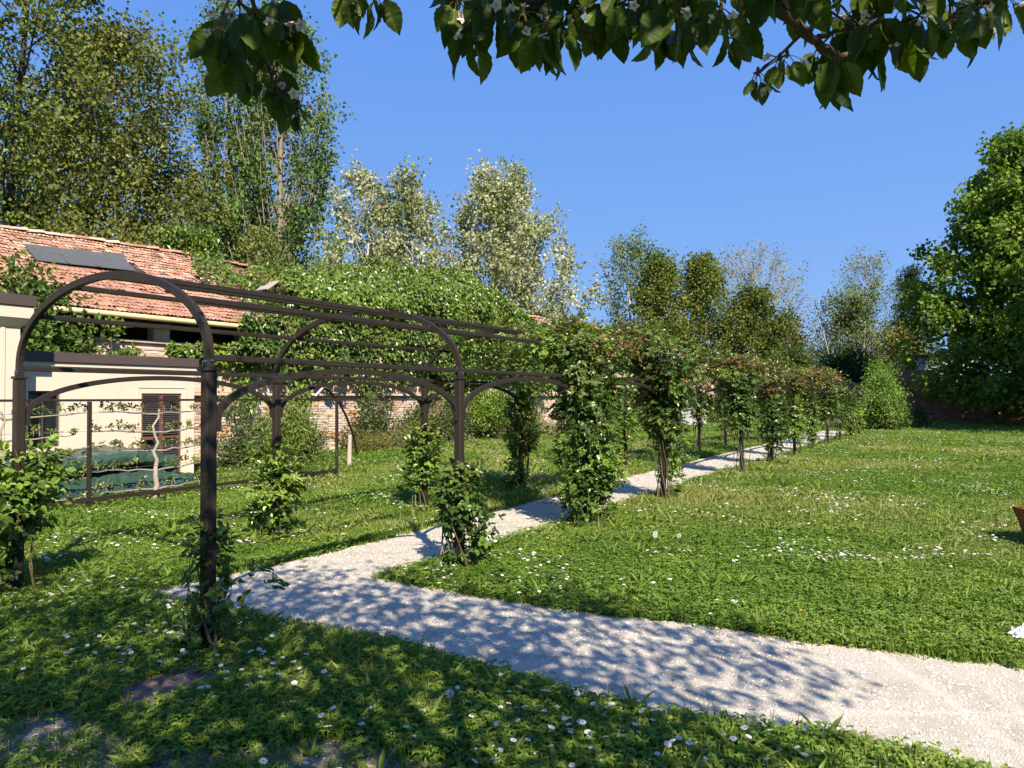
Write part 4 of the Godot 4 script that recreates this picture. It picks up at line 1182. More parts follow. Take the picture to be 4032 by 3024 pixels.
# blobs: [centre (al, ac, h) from the post, radii, leaves, leaf size, palette, clumps]
func climber(label: String, al: float, ac: float, stem_h: float, stems: int, blobs: Array, group := "climbing roses on the pergola posts") -> void:
	var t := thing("climbing_rose", label, "climbing plant", row_xf(al, ac), group)
	var g := Geo.new()
	for s in stems:
		var a := rf(0, TAU)
		var r := rf(0.05, 0.16)
		var pts := PackedVector3Array()
		var rad := PackedFloat32Array()
		var top := stem_h * rf(0.7, 1.0)
		for k in 9:
			var u := k / 8.0
			pts.append(Vector3(cos(a + u * 2.2) * (r * (1.0 - 0.35 * u) + 0.03), top * u, sin(a + u * 2.2) * (r * (1.0 - 0.35 * u) + 0.03)) + gauss3(0.012))
			rad.append(lerpf(rf(0.006, 0.011), 0.003, u))
		g.col = pick([Color(0.13, 0.1, 0.06), Color(0.2, 0.16, 0.09), Color(0.1, 0.11, 0.05)])
		g.tube(pts, rad, 5)
	g.col = Color(0.13, 0.12, 0.05)
	var f := Geo.new()
	for b in blobs:
		var c: Vector3 = b[0]
		var r: Vector3 = b[1]
		var pal: Array = b[4]
		var clumps := []
		for k in int(b[5]):
			var d := rdir()
			clumps.append([d * pow(rf(0.1, 1.0), 0.4), pick(pal)])
		for k in int(float(b[2]) * 2.0):
			var cl: Array = clumps[rng.randi() % clumps.size()]
			var q: Vector3 = cl[0] + gauss3(0.26)
			if q.length() > 1.5: q = q.normalized() * rf(0.7, 1.5)
			var p := Vector3(c.x + q.x * r.x, c.z + q.y * r.y, -(c.y + q.z * r.z))
			if p.y < 0.03: p.y = rf(0.03, 0.2)
			var outw := Vector3(q.x, q.y * 0.6 + 0.15, -q.z).normalized()
			var d2 := (outw + rdir() * 0.9 + Vector3(0, -0.25, 0)).normalized()
			var up := (outw * 0.7 + Vector3(0, 0.7, 0) + rdir() * 0.55).normalized()
			var cc: Color = cl[1]
			var tt := rf(0.75, 1.3)
			rose_leaf(f, p, d2, up, float(b[3]) * rf(0.75, 1.25), Color(cc.r * tt, cc.g * tt, cc.b * tt), b.size() > 6)
		# a few shoots that stick out
		for k in int(b[5]) / 3:
			var cl: Array = clumps[k]
			var q: Vector3 = cl[0]
			var p := Vector3(c.x + q.x * r.x, c.z + q.y * r.y, -(c.y + q.z * r.z))
			if p.y < 0.1: continue
			var d := (Vector3(q.x, 0.4, -q.z) + rdir() * 0.4).normalized()
			g.tube(PackedVector3Array([Vector3(c.x, p.y - 0.1, -c.y), p, p + d * 0.16]), PackedFloat32Array([0.004, 0.003, 0.0015]), 4)
	part("stems", g.mesh(), M["bark"], t)
	stuff_part("foliage", f.mesh(), M["gloss_leaf"], t)

func build_climbers() -> void:
	var lt := [Color(0.16, 0.25, 0.035), Color(0.12, 0.2, 0.03), Color(0.2, 0.28, 0.05), Color(0.09, 0.15, 0.025)]
	var md := [Color(0.08, 0.14, 0.025), Color(0.1, 0.17, 0.03), Color(0.06, 0.11, 0.02), Color(0.13, 0.18, 0.04)]
	var dk := [Color(0.06, 0.11, 0.025), Color(0.08, 0.14, 0.03), Color(0.045, 0.085, 0.02)]
	var rd := [Color(0.15, 0.13, 0.035), Color(0.18, 0.1, 0.04), Color(0.13, 0.2, 0.035), Color(0.11, 0.13, 0.03), Color(0.1, 0.15, 0.03), Color(0.16, 0.15, 0.035)]
	climber("sparse young climbing rose low on the nearest post, beside the path fork", 0, 0, 0.75, 5, [
		[Vector3(0.02, 0, 0.5), Vector3(0.09, 0.28, 0.09), 34, 0.1, md, 9], [Vector3(0.12, -0.16, 0.36), Vector3(0.2, 0.14, 0.16), 14, 0.11, md, 7], [Vector3(0, 0.02, 0.18), Vector3(0.1, 0.14, 0.1), 20, 0.09, md, 7]])
	climber("big light green climber with broad leaflets round the first house side post", 0, WID, 1.15, 6, [
		[Vector3(0.02, -0.02, 1.0), Vector3(0.2, 0.2, 0.18), 90, 0.135, lt, 16, 1], [Vector3(-0.06, 0.08, 0.74), Vector3(0.28, 0.2, 0.24), 150, 0.135, lt, 18, 1], [Vector3(-0.14, 0.14, 0.46), Vector3(0.24, 0.22, 0.24), 110, 0.13, lt, 14, 1], [Vector3(-0.2, 0.16, 0.2), Vector3(0.2, 0.2, 0.2), 60, 0.12, md, 10, 1]])
	climber("dense dark leafy climber bushing out round the second lawn side post", BAY, 0, 1.0, 6, [
		[Vector3(0.02, 0, 0.86), Vector3(0.11, 0.16, 0.11), 60, 0.12, md, 12, 1], [Vector3(0.02, -0.02, 0.6), Vector3(0.15, 0.24, 0.15), 130, 0.12, dk, 16, 1], [Vector3(0.14, -0.12, 0.42), Vector3(0.2, 0.1, 0.16), 16, 0.12, dk, 10, 1], [Vector3(0.02, -0.04, 0.22), Vector3(0.13, 0.16, 0.13), 50, 0.12, md, 8, 1]])
	climber("yellow green climber on the second house side post before the peach trellis", BAY, WID, 1.1, 5, [
		[Vector3(0, 0, 0.86), Vector3(0.14, 0.2, 0.14), 70, 0.12, lt, 9, 1], [Vector3(-0.02, 0.02, 0.55), Vector3(0.22, 0.24, 0.2), 150, 0.125, lt, 14, 1], [Vector3(-0.05, 0.1, 0.25), Vector3(0.16, 0.2, 0.16), 70, 0.12, md, 9, 1]])
	climber("bright green climber with yellow tips on the third house side post", BAY * 2, WID, 1.3, 5, [
		[Vector3(0, 0, 1.12), Vector3(0.16, 0.14, 0.14), 60, 0.11, [Color(0.25, 0.27, 0.06), Color(0.16, 0.22, 0.04)], 9, 1], [Vector3(0, 0, 0.82), Vector3(0.2, 0.24, 0.18), 160, 0.12, lt, 14, 1], [Vector3(-0.06, 0.04, 0.48), Vector3(0.16, 0.2, 0.14), 80, 0.12, lt, 10, 1]])
	climber("leafy green column of rose on the fourth house side post, lower stem bare", BAY * 3, WID, 1.9, 6, [
		[Vector3(0, 0, 1.32), Vector3(0.2, 0.3, 0.18), 150, 0.1, md, 14], [Vector3(0.02, 0, 0.88), Vector3(0.24, 0.26, 0.22), 190, 0.1, lt, 16], [Vector3(-0.14, 0.02, 0.42), Vector3(0.12, 0.32, 0.12), 80, 0.1, md, 10], [Vector3(0.1, -0.1, 1.75), Vector3(0.22, 0.16, 0.3), 60, 0.1, lt, 9]])
	climber("massive rose bush hiding the third lawn side post from ground to arch", BAY * 2, 0, 2.2, 12, [
		[Vector3(0.02, 0, 0.36), Vector3(0.30, 0.30, 0.28), 260, 0.1, md, 22], [Vector3(0.05, 0, 0.82), Vector3(0.34, 0.34, 0.3), 330, 0.1, lt, 24], [Vector3(0, 0.02, 1.3), Vector3(0.36, 0.34, 0.34), 360, 0.1, md, 26], [Vector3(-0.02, 0.02, 1.78), Vector3(0.44, 0.34, 0.36), 420, 0.1, md, 28], [Vector3(0.0, 0.3, 2.2), Vector3(0.52, 0.26, 0.5), 420, 0.095, rd + lt, 28], [Vector3(0.9, 0.5, 2.28), Vector3(0.7, 0.22, 0.6), 380, 0.095, rd, 26], [Vector3(0.5, -0.05, 0.75), Vector3(0.2, 0.3, 0.2), 50, 0.1, rd, 9]])
	climber("tall rose with bare stems below and heavy leafy head on the fourth lawn side post", BAY * 3, 0, 2.3, 14, [
		[Vector3(0.04, 0, 2.1), Vector3(0.5, 0.4, 0.45), 520, 0.1, md + rd, 32], [Vector3(0.02, 0, 1.62), Vector3(0.42, 0.34, 0.38), 460, 0.1, md, 28], [Vector3(0.1, 0, 1.15), Vector3(0.34, 0.3, 0.28), 230, 0.1, md, 20], [Vector3(0.2, -0.04, 0.75), Vector3(0.22, 0.28, 0.2), 90, 0.1, lt, 12], [Vector3(0.22, 0, 0.3), Vector3(0.16, 0.2, 0.16), 34, 0.095, md, 8], [Vector3(-0.4, 0.5, 2.36), Vector3(0.8, 0.24, 0.6), 430, 0.095, rd, 28], [Vector3(0.3, 0.3, 2.5), Vector3(0.36, 0.2, 0.4), 130, 0.095, rd, 12]])
	climber("mid green rose over the roof ribs between the third and fourth arches", BAY * 2.5, WID * 0.55, 0.02, 1, [
		[Vector3(0, 0.1, 2.45), Vector3(1.1, 0.18, 0.85), 520, 0.095, rd + lt, 32], [Vector3(-0.9, 0.45, 2.32), Vector3(0.45, 0.2, 0.5), 150, 0.095, lt, 14], [Vector3(0.2, 0.8, 2.05), Vector3(0.8, 0.26, 0.3), 260, 0.1, lt, 18]])
	# the second pergola: lawn side
	var k := 4.717 * BAY
	var spec := [
		["rose on the first lawn side post of the farther pergola, bare leg below", 0.95, 0.30, md, rd, 300],
		["full rose on the second lawn side post of the farther pergola", 0.45, 0.36, md, rd, 330],
		["rose on the third lawn side post of the farther pergola, pale lower stems", 0.6, 0.3, lt, rd, 260],
		["narrow light green column of rose, fourth lawn side post, its arch bare above", 0.2, 0.17, lt, lt, 190],
		["tall rose with reddish top on the fifth lawn side post", 0.75, 0.34, md, rd, 300],
		["leafy rose on the sixth lawn side post of the farther pergola", 0.5, 0.32, md, rd, 240],
		["yellow green rose on the seventh lawn side post, low and full", 0.2, 0.32, lt, lt, 220],
		["small rose on the last lawn side post, the arch above it bare", 0.1, 0.26, lt, lt, 140]]
	for q in spec.size():
		var s: Array = spec[q]
		var lo: float = s[1]
		var r: float = s[2]
		var n: int = s[5]
		var mid := (lo + 1.9) * 0.5
		var bl := [[Vector3(0, 0, mid), Vector3(r * 0.9, (1.9 - lo) * 0.5, r * 0.9), n, 0.115, s[3], 26]]
		if q != 3 and q < 6:
			bl.append([Vector3(0, 0.2, 2.02), Vector3(r * 1.5, 0.3, 0.45), n * 0.9, 0.11, s[4], 24])
			bl.append([Vector3(0.3, 0.7, 2.35), Vector3(0.8, 0.2, 0.6), n * 0.6, 0.11, s[4], 20])
		else:
			bl[0][0].z = (lo + 1.75) * 0.5
		climber(s[0], k + q * BAY, 0, 1.7, 7, bl, "climbing roses on the pergola posts")
	var hs := [
		["rose thick with mid green leaves, first house side post of the farther pergola", 0.4, 0.27, lt, 260],
		["rose on the second house side post, its top merging with the ribs", 0.8, 0.3, md, 220],
		["rose with reddish top and bare leg on the third house side post", 0.85, 0.28, md, 240],
		["thin rose on the fourth house side post of the farther pergola", 0.5, 0.22, md, 170],
		["rose on the fifth house side post, partly behind its neighbours", 0.6, 0.25, md, 160]]
	for q in hs.size():
		var s: Array = hs[q]
		var lo: float = s[1]
		var bl := [[Vector3(0, 0, (lo + 1.9) * 0.5), Vector3(s[2], (1.9 - lo) * 0.5, s[2]), s[4], 0.115, s[3], 20]]
		if q in [1, 2]: bl.append([Vector3(0, -0.3, 2.1), Vector3(0.6, 0.25, 0.5), 220, 0.11, rd, 18])
		climber(s[0], k + q * BAY, WID, 1.6, 6, bl, "climbing roses on the pergola posts")

# ---- espalier trellis and its trees
func build_espaliers() -> void:
	var tr := thing("espalier_trellis", "low bronze steel trellis frame with wires between pergola and garden house", "trellis", row_xf(4.35, 6.55))
	var o := Vector3(4.35, 0, 6.55)
	var pm := Geo.new()
	pm.cbox(Transform3D(Basis(), Vector3(0, 0.77, 0)), Vector3(0.05, 1.54, 0.05), 0.005)
	var post := pm.mesh()
	for al in [-1.1, 0.7, 2.52, 4.35, 5.76, 7.17]:
		part("post", post, M["bronze_paint"], tr, Transform3D(Basis(), Vector3(al - o.x, 0, 0)))
	var g := Geo.new()
	g.o = o
	g.rb(-1.15, 7.2, 6.53, 6.57, 1.542, 1.575, 0.004)
	part("top_rail", g.mesh(), M["bronze_paint"], tr)
	g = Geo.new()
	g.o = o
	g.rb(-1.15, 7.14, 6.515, 6.523, 0.13, 0.19, 0.002)
	part("bottom_rail", g.mesh(), M["bronze_paint"], tr)
	for h in [0.25, 0.56, 0.84, 1.12, 1.38]:
		g = Geo.new()
		g.tube(PackedVector3Array([Vector3(-1.15 - o.x, h, -0.0), Vector3(7.17 - o.x, h, -0.0)]), PackedFloat32Array([0.0022, 0.0022]), 4)
		part("wire", g.mesh(), M["wire"], tr)
	var cols := [Color(0.16, 0.2, 0.05), Color(0.12, 0.17, 0.035), Color(0.2, 0.22, 0.07), Color(0.09, 0.12, 0.03)]
	var specs := [["espalier pear with a pale trunk and five tiers of arms before the shutter door", 3.51, [[0.25, -1.05, 0.85], [0.55, -1.0, 0.95], [0.84, -1.0, 0.9], [1.12, -0.95, 0.95], [1.40, -0.85, 0.8]]],
		["espalier pear behind the first house side post, leaf tufts at its arm ends", 1.45, [[0.2, -1.0, 1.0], [0.47, -0.9, 1.05], [0.76, -1.0, 1.05], [1.08, -0.95, 0.9], [1.38, -1.0, 1.1]]]]
	for s in specs:
		var t := thing("espalier_tree", s[0], "espalier tree", row_xf(s[1], 6.57), "espalier pears on the trellis")
		g = Geo.new()
		g.col = Color(0.42, 0.36, 0.29)
		var pts := PackedVector3Array()
		var rad := PackedFloat32Array()
		for k in 12:
			var u := k / 11.0
			pts.append(Vector3(rf(-0.03, 0.03) * (1.0 + u), 1.42 * u, rf(-0.015, 0.015)))
			rad.append(lerpf(0.055, 0.012, pow(u, 0.6)))
		g.tube(pts, rad, 8)
		part("trunk", g.mesh(), M["bark"], t)
		var f := Geo.new()
		for tier in s[2]:
			g = Geo.new()
			g.col = Color(0.3, 0.27, 0.22)
			for sd in [1, 2]:
				var len: float = tier[sd]
				var ap := PackedVector3Array()
				var ar := PackedFloat32Array()
				for k in 8:
					var u := k / 7.0
					ap.append(Vector3(len * u, tier[0] - 0.06 * (1.0 - u) + rf(-0.012, 0.015), rf(-0.015, 0.015)))
					ar.append(lerpf(0.017, 0.007, u))
				g.tube(ap, ar, 5)
				for k in 9:
					if rng.randf() < 0.1: continue
					var u := (k + rf(0.2, 1.0)) / 9.0
					if u < 0.12: continue
					var sp := Vector3(len * u, tier[0], 0)
					var sq := sp + Vector3(rf(-0.04, 0.04), rf(0.03, 0.1), rf(-0.03, 0.03))
					g.tube(PackedVector3Array([sp, sp.lerp(sq, 0.6) + gauss3(0.01), sq]), PackedFloat32Array([0.007, 0.006, 0.005]), 4)
					var cc := pick(cols)
					for q in rng.randi_range(10, 20):
						var d := (rdir() + Vector3(0, 0.15, 0)).normalized()
						var tt := rf(0.75, 1.3)
						f.oval(sq + gauss3(0.022), d, (Vector3(0, 1, 0) + rdir() * 0.6).normalized(), rf(0.04, 0.075), rf(0.024, 0.038), Color(cc.r * tt, cc.g * tt, cc.b * tt))
			part("arm", g.mesh(), M["bark"], t)
		stuff_part("foliage", f.mesh(), M["gloss_leaf"], t)
	# fan trained peach
	var t2 := thing("espalier_tree", "dense fan trained peach with narrow yellow green leaves at the trellis end", "espalier tree", row_xf(5.95, 6.45), "espalier peaches on the trellis")
	g = Geo.new()
	g.col = Color(0.42, 0.37, 0.31)
	g.tube(PackedVector3Array([Vector3(0, 0, 0), Vector3(0.01, 0.2, 0), Vector3(-0.01, 0.42, 0)]), PackedFloat32Array([0.055, 0.045, 0.04]), 8)
	part("trunk", g.mesh(), M["bark"], t2)
	g = Geo.new()
	g.col = Color(0.3, 0.22, 0.15)
	var f2 := Geo.new()
	var pc := [Color(0.19, 0.26, 0.05), Color(0.24, 0.3, 0.07), Color(0.14, 0.2, 0.04), Color(0.1, 0.15, 0.03)]
	for k in 60:
		var a := rf(-1.45, 1.45)
		var len := rf(0.6, 1.22)
		var tip := Vector3(sin(a) * len * 0.85, 0.35 + cos(a) * len * 1.05, rf(-0.16, 0.16))
		if tip.y < 0.15: tip.y = 0.15
		tip.x = clampf(tip.x, -0.95, 0.85)
		g.tube(PackedVector3Array([Vector3(0, 0.38, 0), tip * 0.5 + Vector3(0, 0.22, 0), tip]), PackedFloat32Array([0.012, 0.008, 0.003]), 4)
		var cc := pick(pc)
		for q in 95:
			var p := (tip * 0.5 + Vector3(0, 0.22, 0)).lerp(tip, rf(-0.4, 1.1)) + gauss3(0.075)
			if p.y < 0.06: continue
			var tt := rf(0.75, 1.25)
			f2.leaf(p, (rdir() + Vector3(0, -0.7, 0)).normalized(), (rdir() + Vector3(0, 0.5, 0)).normalized(), rf(0.07, 0.13), rf(0.02, 0.032), Color(cc.r * tt, cc.g * tt, cc.b * tt))
	part("branch", g.mesh(), M["bark"], t2)
	stuff_part("foliage", f2.mesh(), M["leaf"], t2)

# ---- shrubs of the border
func shrub(label: String, base: Vector3, size: Vector3, n: int, ln: float, cols: Array, o := {}) -> void:
	var t := thing(o.get("called", "border_shrub"), label, o.get("category", "shrub"), Transform3D(Basis(D, Vector3.UP, -L), base), o.get("group", "shrubs along the barn wall"))
	var g := Geo.new()
	var f := Geo.new()
	var lift: float = o.get("lift", 0.0)
	var clumps := []
	for k in int(o.get("clumps", 30)):
		var d := rdir()
		d.y = absf(d.y) if o.get("dome", true) else d.y
		var q := d * pow(rf(0.15, 1.0), 0.45)
		var p := Vector3(q.x * size.x, lift + (q.y if o.get("dome", true) else q.y * 0.5 + 0.5) * size.y, q.z * size.z)
		clumps.append([p, pick(cols)])
		g.col = pick([Color(0.2, 0.16, 0.11), Color(0.13, 0.11, 0.08)])
		g.tube(PackedVector3Array([Vector3(q.x * 0.12, 0, q.z * 0.12), Vector3(p.x * 0.45, p.y * 0.6, p.z * 0.45), p]), PackedFloat32Array([0.014, 0.01, 0.004]), 4)
	var sg: float = o.get("sig", 0.17)
	var sl := sg * minf(size.x, size.y)
	for k in int(n * 2.3):
		var c: Array = clumps[rng.randi() % clumps.size()]
		var p: Vector3 = c[0] + Vector3(rng.randfn(0, maxf(sl, sg * size.x * 0.6)), rng.randfn(0, sl), rng.randfn(0, sl))
		if p.y < 0.02: p.y = rf(0.02, 0.12)
		var cc: Color = c[1]
		var tt := rf(0.75, 1.28)
		f.leaf(p, (rdir() + Vector3(0, float(o.get("droop", -0.1)), 0)).normalized(), (rdir() + Vector3(0, 0.7, 0)).normalized(), ln * 1.15 * rf(0.65, 1.2), ln * 1.3 * float(o.get("wid", 0.5)) * rf(0.8, 1.1), Color(cc.r * tt, cc.g * tt, cc.b * tt))
	for k in int(o.get("flowers", 0)):
		var c: Array = clumps[k % clumps.size()]
		var p: Vector3 = c[0] + Vector3(rf(-0.1, 0.1), rf(0.02, 0.1), 0.08)
		for q in 5:
			var a := TAU * q / 5.0
			f.oval(p, Vector3(cos(a), sin(a), 0.4).normalized(), Vector3(0, 0, 1), float(o.get("fl", 0.07)), float(o.get("fl", 0.07)) * 0.75, Color(0.85, 0.84, 0.74))
	part("stems", g.mesh(), M["bark"], t)
	stuff_part("foliage", f.mesh(), M[o.get("mat", "leaf")], t)

func build_shrubs() -> void:
	var dk := [Color(0.06, 0.1, 0.025), Color(0.085, 0.125, 0.035), Color(0.11, 0.15, 0.045), Color(0.045, 0.075, 0.02)]
	var br := [Color(0.13, 0.22, 0.03), Color(0.18, 0.27, 0.04), Color(0.1, 0.17, 0.025)]
	var yl := [Color(0.2, 0.2, 0.05), Color(0.24, 0.22, 0.06), Color(0.14, 0.16, 0.04)]
	var gy := [Color(0.15, 0.19, 0.08), Color(0.12, 0.16, 0.06), Color(0.2, 0.22, 0.11)]
	shrub("elder like shrub with cream flower heads growing over the garden house roof", P(3.6, 11.9, 0), Vector3(1.9, 4.2, 0.8), 9500, 0.15, [Color(0.08, 0.14, 0.025), Color(0.11, 0.18, 0.03), Color(0.06, 0.1, 0.02), Color(0.13, 0.2, 0.04)], {called = "flowering_shrub", flowers = 22, fl = 0.11, clumps = 130, sig = 0.14, wid = 0.5, lift = 0.1})
	shrub("smaller offshoot of leafy branches leaning to the barn loft opening", P(5.4, 11.5, 0), Vector3(1.1, 3.2, 0.45), 1700, 0.12, [Color(0.1, 0.17, 0.03), Color(0.14, 0.2, 0.04)], {called = "flowering_shrub", flowers = 5, fl = 0.1, clumps = 34, sig = 0.1})
	shrub("dark green shrub at the corner of the garden house, behind the trellis", P(7.4, 9.9, 0), Vector3(0.75, 1.55, 0.5), 2300, 0.075, dk + gy, {clumps = 46})
	shrub("dark grey green bush between the house corner and the peach trellis", P(8.7, 10.3, 0), Vector3(0.7, 1.5, 0.5), 1700, 0.075, gy + dk, {clumps = 40, flowers = 6, fl = 0.04})
	shrub("trained grey green fruit shrub against the barn wall behind the bent hoop", P(13.2, 11.4, 0), Vector3(1.05, 1.6, 0.35), 2300, 0.085, gy + dk, {clumps = 50})
	shrub("trained fruit shrub against the wall, seen left of the third arch post", P(15.4, 11.4, 0), Vector3(1.0, 1.55, 0.35), 2100, 0.085, gy + dk, {clumps = 50})
	shrub("yellow brown herb clump in front of the wall fruit shrubs", P(12.4, 10.7, 0), Vector3(0.7, 0.62, 0.4), 1100, 0.07, yl, {clumps = 34, wid = 0.28})
	shrub("second yellowish herb clump further along the border", P(14.2, 10.8, 0), Vector3(0.8, 0.7, 0.4), 1100, 0.07, yl + gy, {clumps = 34, wid = 0.28})
	shrub("dark mixed shrub behind the yellow tipped climber", P(17.0, 11.3, 0), Vector3(0.9, 1.75, 0.4), 1900, 0.085, gy + dk, {clumps = 40})
	shrub("bright glossy green laurel bush on a short dark trunk by the wall", P(19.3, 11.2, 0), Vector3(1.35, 1.45, 0.75), 3600, 0.11, br, {clumps = 60, lift = 0.45, wid = 0.4, mat = "gloss_leaf"})
	shrub("straw coloured herbs under the laurel bush", P(19.9, 10.5, 0), Vector3(1.25, 0.6, 0.4), 1300, 0.08, yl, {clumps = 34, wid = 0.22})
	shrub("sparse climber on the pale wall past the laurel", P(22.9, 11.6, 0), Vector3(0.9, 1.7, 0.2), 700, 0.09, gy + br, {clumps = 34})
	shrub("low mixed herbs at the wall foot past the laurel", P(23.6, 10.7, 0), Vector3(1.6, 0.6, 0.4), 1300, 0.09, yl + gy, {clumps = 36, wid = 0.25})
	shrub("broad green shrub before the far wall, between the rose columns", P(28.5, 11.0, 0), Vector3(1.7, 1.9, 0.7), 2600, 0.11, br + gy, {clumps = 50})
	shrub("green shrub on the far wall beyond the broad one", P(34.0, 11.0, 0), Vector3(2.2, 1.8, 0.7), 2400, 0.12, br + dk, {clumps = 50})
	shrub("long low green shrub row near the wall end", P(41.0, 10.0, 0), Vector3(3.4, 1.7, 0.9), 3000, 0.13, br + dk, {clumps = 60})
	shrub("fresh green shrub with white blossom at the far end of the pergola", P(34.9, -0.35, 0), Vector3(1.25, 2.5, 0.9), 3600, 0.12, [Color(0.15, 0.25, 0.04), Color(0.2, 0.3, 0.06), Color(0.1, 0.18, 0.03)], {called = "white_flowering_shrub", flowers = 46, fl = 0.075, clumps = 60, lift = 0.3, wid = 0.45, group = "plants at the far end"})
	shrub("taller light green shrub right behind the blossoming one", P(37.6, 0.0, 0), Vector3(1.4, 3.0, 0.9), 2400, 0.13, [Color(0.14, 0.24, 0.04), Color(0.18, 0.27, 0.05)], {called = "green_shrub", clumps = 50, lift = 0.4, group = "plants at the far end"})
	shrub("dark clipped bush at the foot of the blossoming shrub", P(34.2, -0.75, 0), Vector3(0.42, 0.75, 0.4), 900, 0.07, [Color(0.05, 0.07, 0.02), Color(0.07, 0.08, 0.025)], {called = "dark_bush", clumps = 24, group = "plants at the far end"})
	shrub("brownish green low plants in front of the end wall", P(38.5, -1.6, 0), Vector3(1.6, 0.85, 0.5), 1500, 0.1, yl + dk, {called = "dark_bush", clumps = 30, group = "plants at the far end"})

# ---- ivy on the barn
func build_ivy() -> void:
	var f := Geo.new()
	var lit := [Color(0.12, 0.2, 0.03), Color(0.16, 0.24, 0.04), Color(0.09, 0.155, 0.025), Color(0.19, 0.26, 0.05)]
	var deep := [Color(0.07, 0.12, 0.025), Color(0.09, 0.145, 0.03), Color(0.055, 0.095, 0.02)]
	var nz := FastNoiseLite.new()
	nz.seed = 8
	nz.frequency = 0.9
	nz.fractal_octaves = 3
	var put := func(al: float, ac: float, h: float, outw: Vector3, pal: Array):
		var b := nz.get_noise_3d(al, h, ac) * 0.55
		var p := P(al, ac, h) + outw * (0.12 + b * 0.5 + rf(-0.12, 0.1))
		var c := pick(pal)
		var tt := rf(0.8, 1.2)
		var d := (rdir() * 0.75 + Vector3(0, -0.8, 0) + outw * 0.25).normalized()
		var up := (outw + rdir() * 0.55 + Vector3(0, 0.2, 0)).normalized()
		f.leaf(p, d, up, rf(0.1, 0.17), rf(0.075, 0.12), Color(c.r * tt, c.g * tt, c.b * tt))
	var front := -L
	var roof_n := (front * 0.48 + Vector3(0, 0.88, 0)).normalized()
	var edge := func(u): return 8.95 + 0.35 * sin(u * 9.0) + 0.5 * u
	var top := func(al): # height of the hump's rim
		var u := clampf((al - 10.4) / 13.4, 0.0, 1.0)
		return lerpf(5.0, 6.2, smoothstep(0.0, 0.55, u)) * (1.0 if u < 0.72 else sqrt(maxf(0.0, 1.0 - pow((u - 0.72) / 0.30, 2) * 0.72))) + 0.18 * sin(al * 1.7) + 0.1 * sin(al * 4.1)
	# plain roof slope
	for k in 11500:
		var ac := rf(11.35, 16.2)
		var u := (ac - 11.35) / 4.85
		var al := rf(edge.call(u), 24.6 - 0.8 * u)
		if al > 11.0 and al < 23.0 and ac > 12.6: continue
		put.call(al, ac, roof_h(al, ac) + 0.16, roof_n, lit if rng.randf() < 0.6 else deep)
	# the hump: its front bulge, its crown and its two cheeks
	for k in 17500:
		var al := rf(10.5, 23.7)
		var t: float = top.call(al)
		var v := pow(rng.randf(), 0.85)
		var lo := 3.55
		var h := lerpf(lo, t, v)
		var bulge := 0.75 * sin(clampf((h - lo) / maxf(t - lo, 0.3), 0, 1) * PI * 0.85) + 0.12 * sin(al * 2.3 + h * 3.0)
		var curl := pow(v, 4.0) * 1.3
		var groove := -0.5 * exp(-pow((al - 14.6 - (h - 4.0) * 0.3) / 0.35, 2))
		put.call(al, 12.05 - bulge + curl - groove * 0.6, h, (front + Vector3(0, v * v * 1.2, 0) + D * sin((al - 17) / 6.0) * 0.3).normalized(), lit)
	for k in 6500:
		var al := rf(10.6, 23.5)
		var t: float = top.call(al)
		var ac := rf(12.6, 16.4)
		put.call(al, ac, t + 0.35 * sin((ac - 12.6) / 3.8 * PI) - 0.1, (Vector3.UP + front * 0.2).normalized(), lit)
	for k in 2600:
		var ac := rf(11.9, 16.2)
		var v := rng.randf()
		var sd := rng.randi() % 2
		var al := 10.7 if sd == 0 else 23.3
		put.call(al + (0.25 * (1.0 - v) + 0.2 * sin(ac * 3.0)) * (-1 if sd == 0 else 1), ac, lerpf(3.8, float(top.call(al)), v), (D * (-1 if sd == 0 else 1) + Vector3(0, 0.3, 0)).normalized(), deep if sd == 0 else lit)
	# curtain over eaves and wall
	for k in 12500:
		var al := rf(8.3, 26.2)
		var low := 2.12 + 0.28 * sin(al * 1.3) + 0.22 * sin(al * 3.1 + 1.0) + nz.get_noise_2d(al * 2.0, 3.0) * 0.5
		if al < 9.6: low = 2.5
		var h := lerpf(low, 3.65, pow(rng.randf(), 0.9))
		var ac := 11.42 + (3.65 - h) * 0.14 + 0.14 * sin(al * 2.7 + h * 2.0)
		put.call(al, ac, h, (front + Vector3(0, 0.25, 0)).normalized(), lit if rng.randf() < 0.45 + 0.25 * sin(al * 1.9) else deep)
	# strands down the wall and along its top
	for s in [[8.9, 1.2], [10.6, 1.35], [16.6, 1.7], [17.6, 1.55], [18.4, 1.6], [19.2, 1.75], [22.5, 1.9]]:
		for k in 260:
			var h := lerpf(s[1], 2.6, rng.randf())
			put.call(s[0] + rng.randfn(0, 0.16 + (h - s[1]) * 0.16), 11.86, h, front, lit)
	for k in 800:
		var al := rf(6.9, 9.2)
		put.call(al, 11.85, 2.75 + 0.3 * nz.get_noise_2d(al * 3.0, 1.0) + rf(-0.3, 0.22) * clampf((al - 6.6) / 1.5, 0.2, 1.0), (front + Vector3(0, 0.4, 0)).normalized(), lit)
	# tuft that stands above the ridge where tiles end
	for k in 1500:
		var q := rdir() * pow(rng.randf(), 0.4)
		put.call(10.2 + q.x * 1.0, 16.2 + q.z * 0.5, 6.35 + q.y * 0.5, (Vector3(0, 0.6, 0) + front * 0.4 + q * 0.5).normalized(), lit)
	var m := part("ivy", f.mesh(), M["gloss_leaf"], self)
	m.set_meta("kind", "stuff")
	m.set_meta("label", "thick green ivy covering the middle of the barn roof and hanging over its wall")
	m.set_meta("category", "ivy")

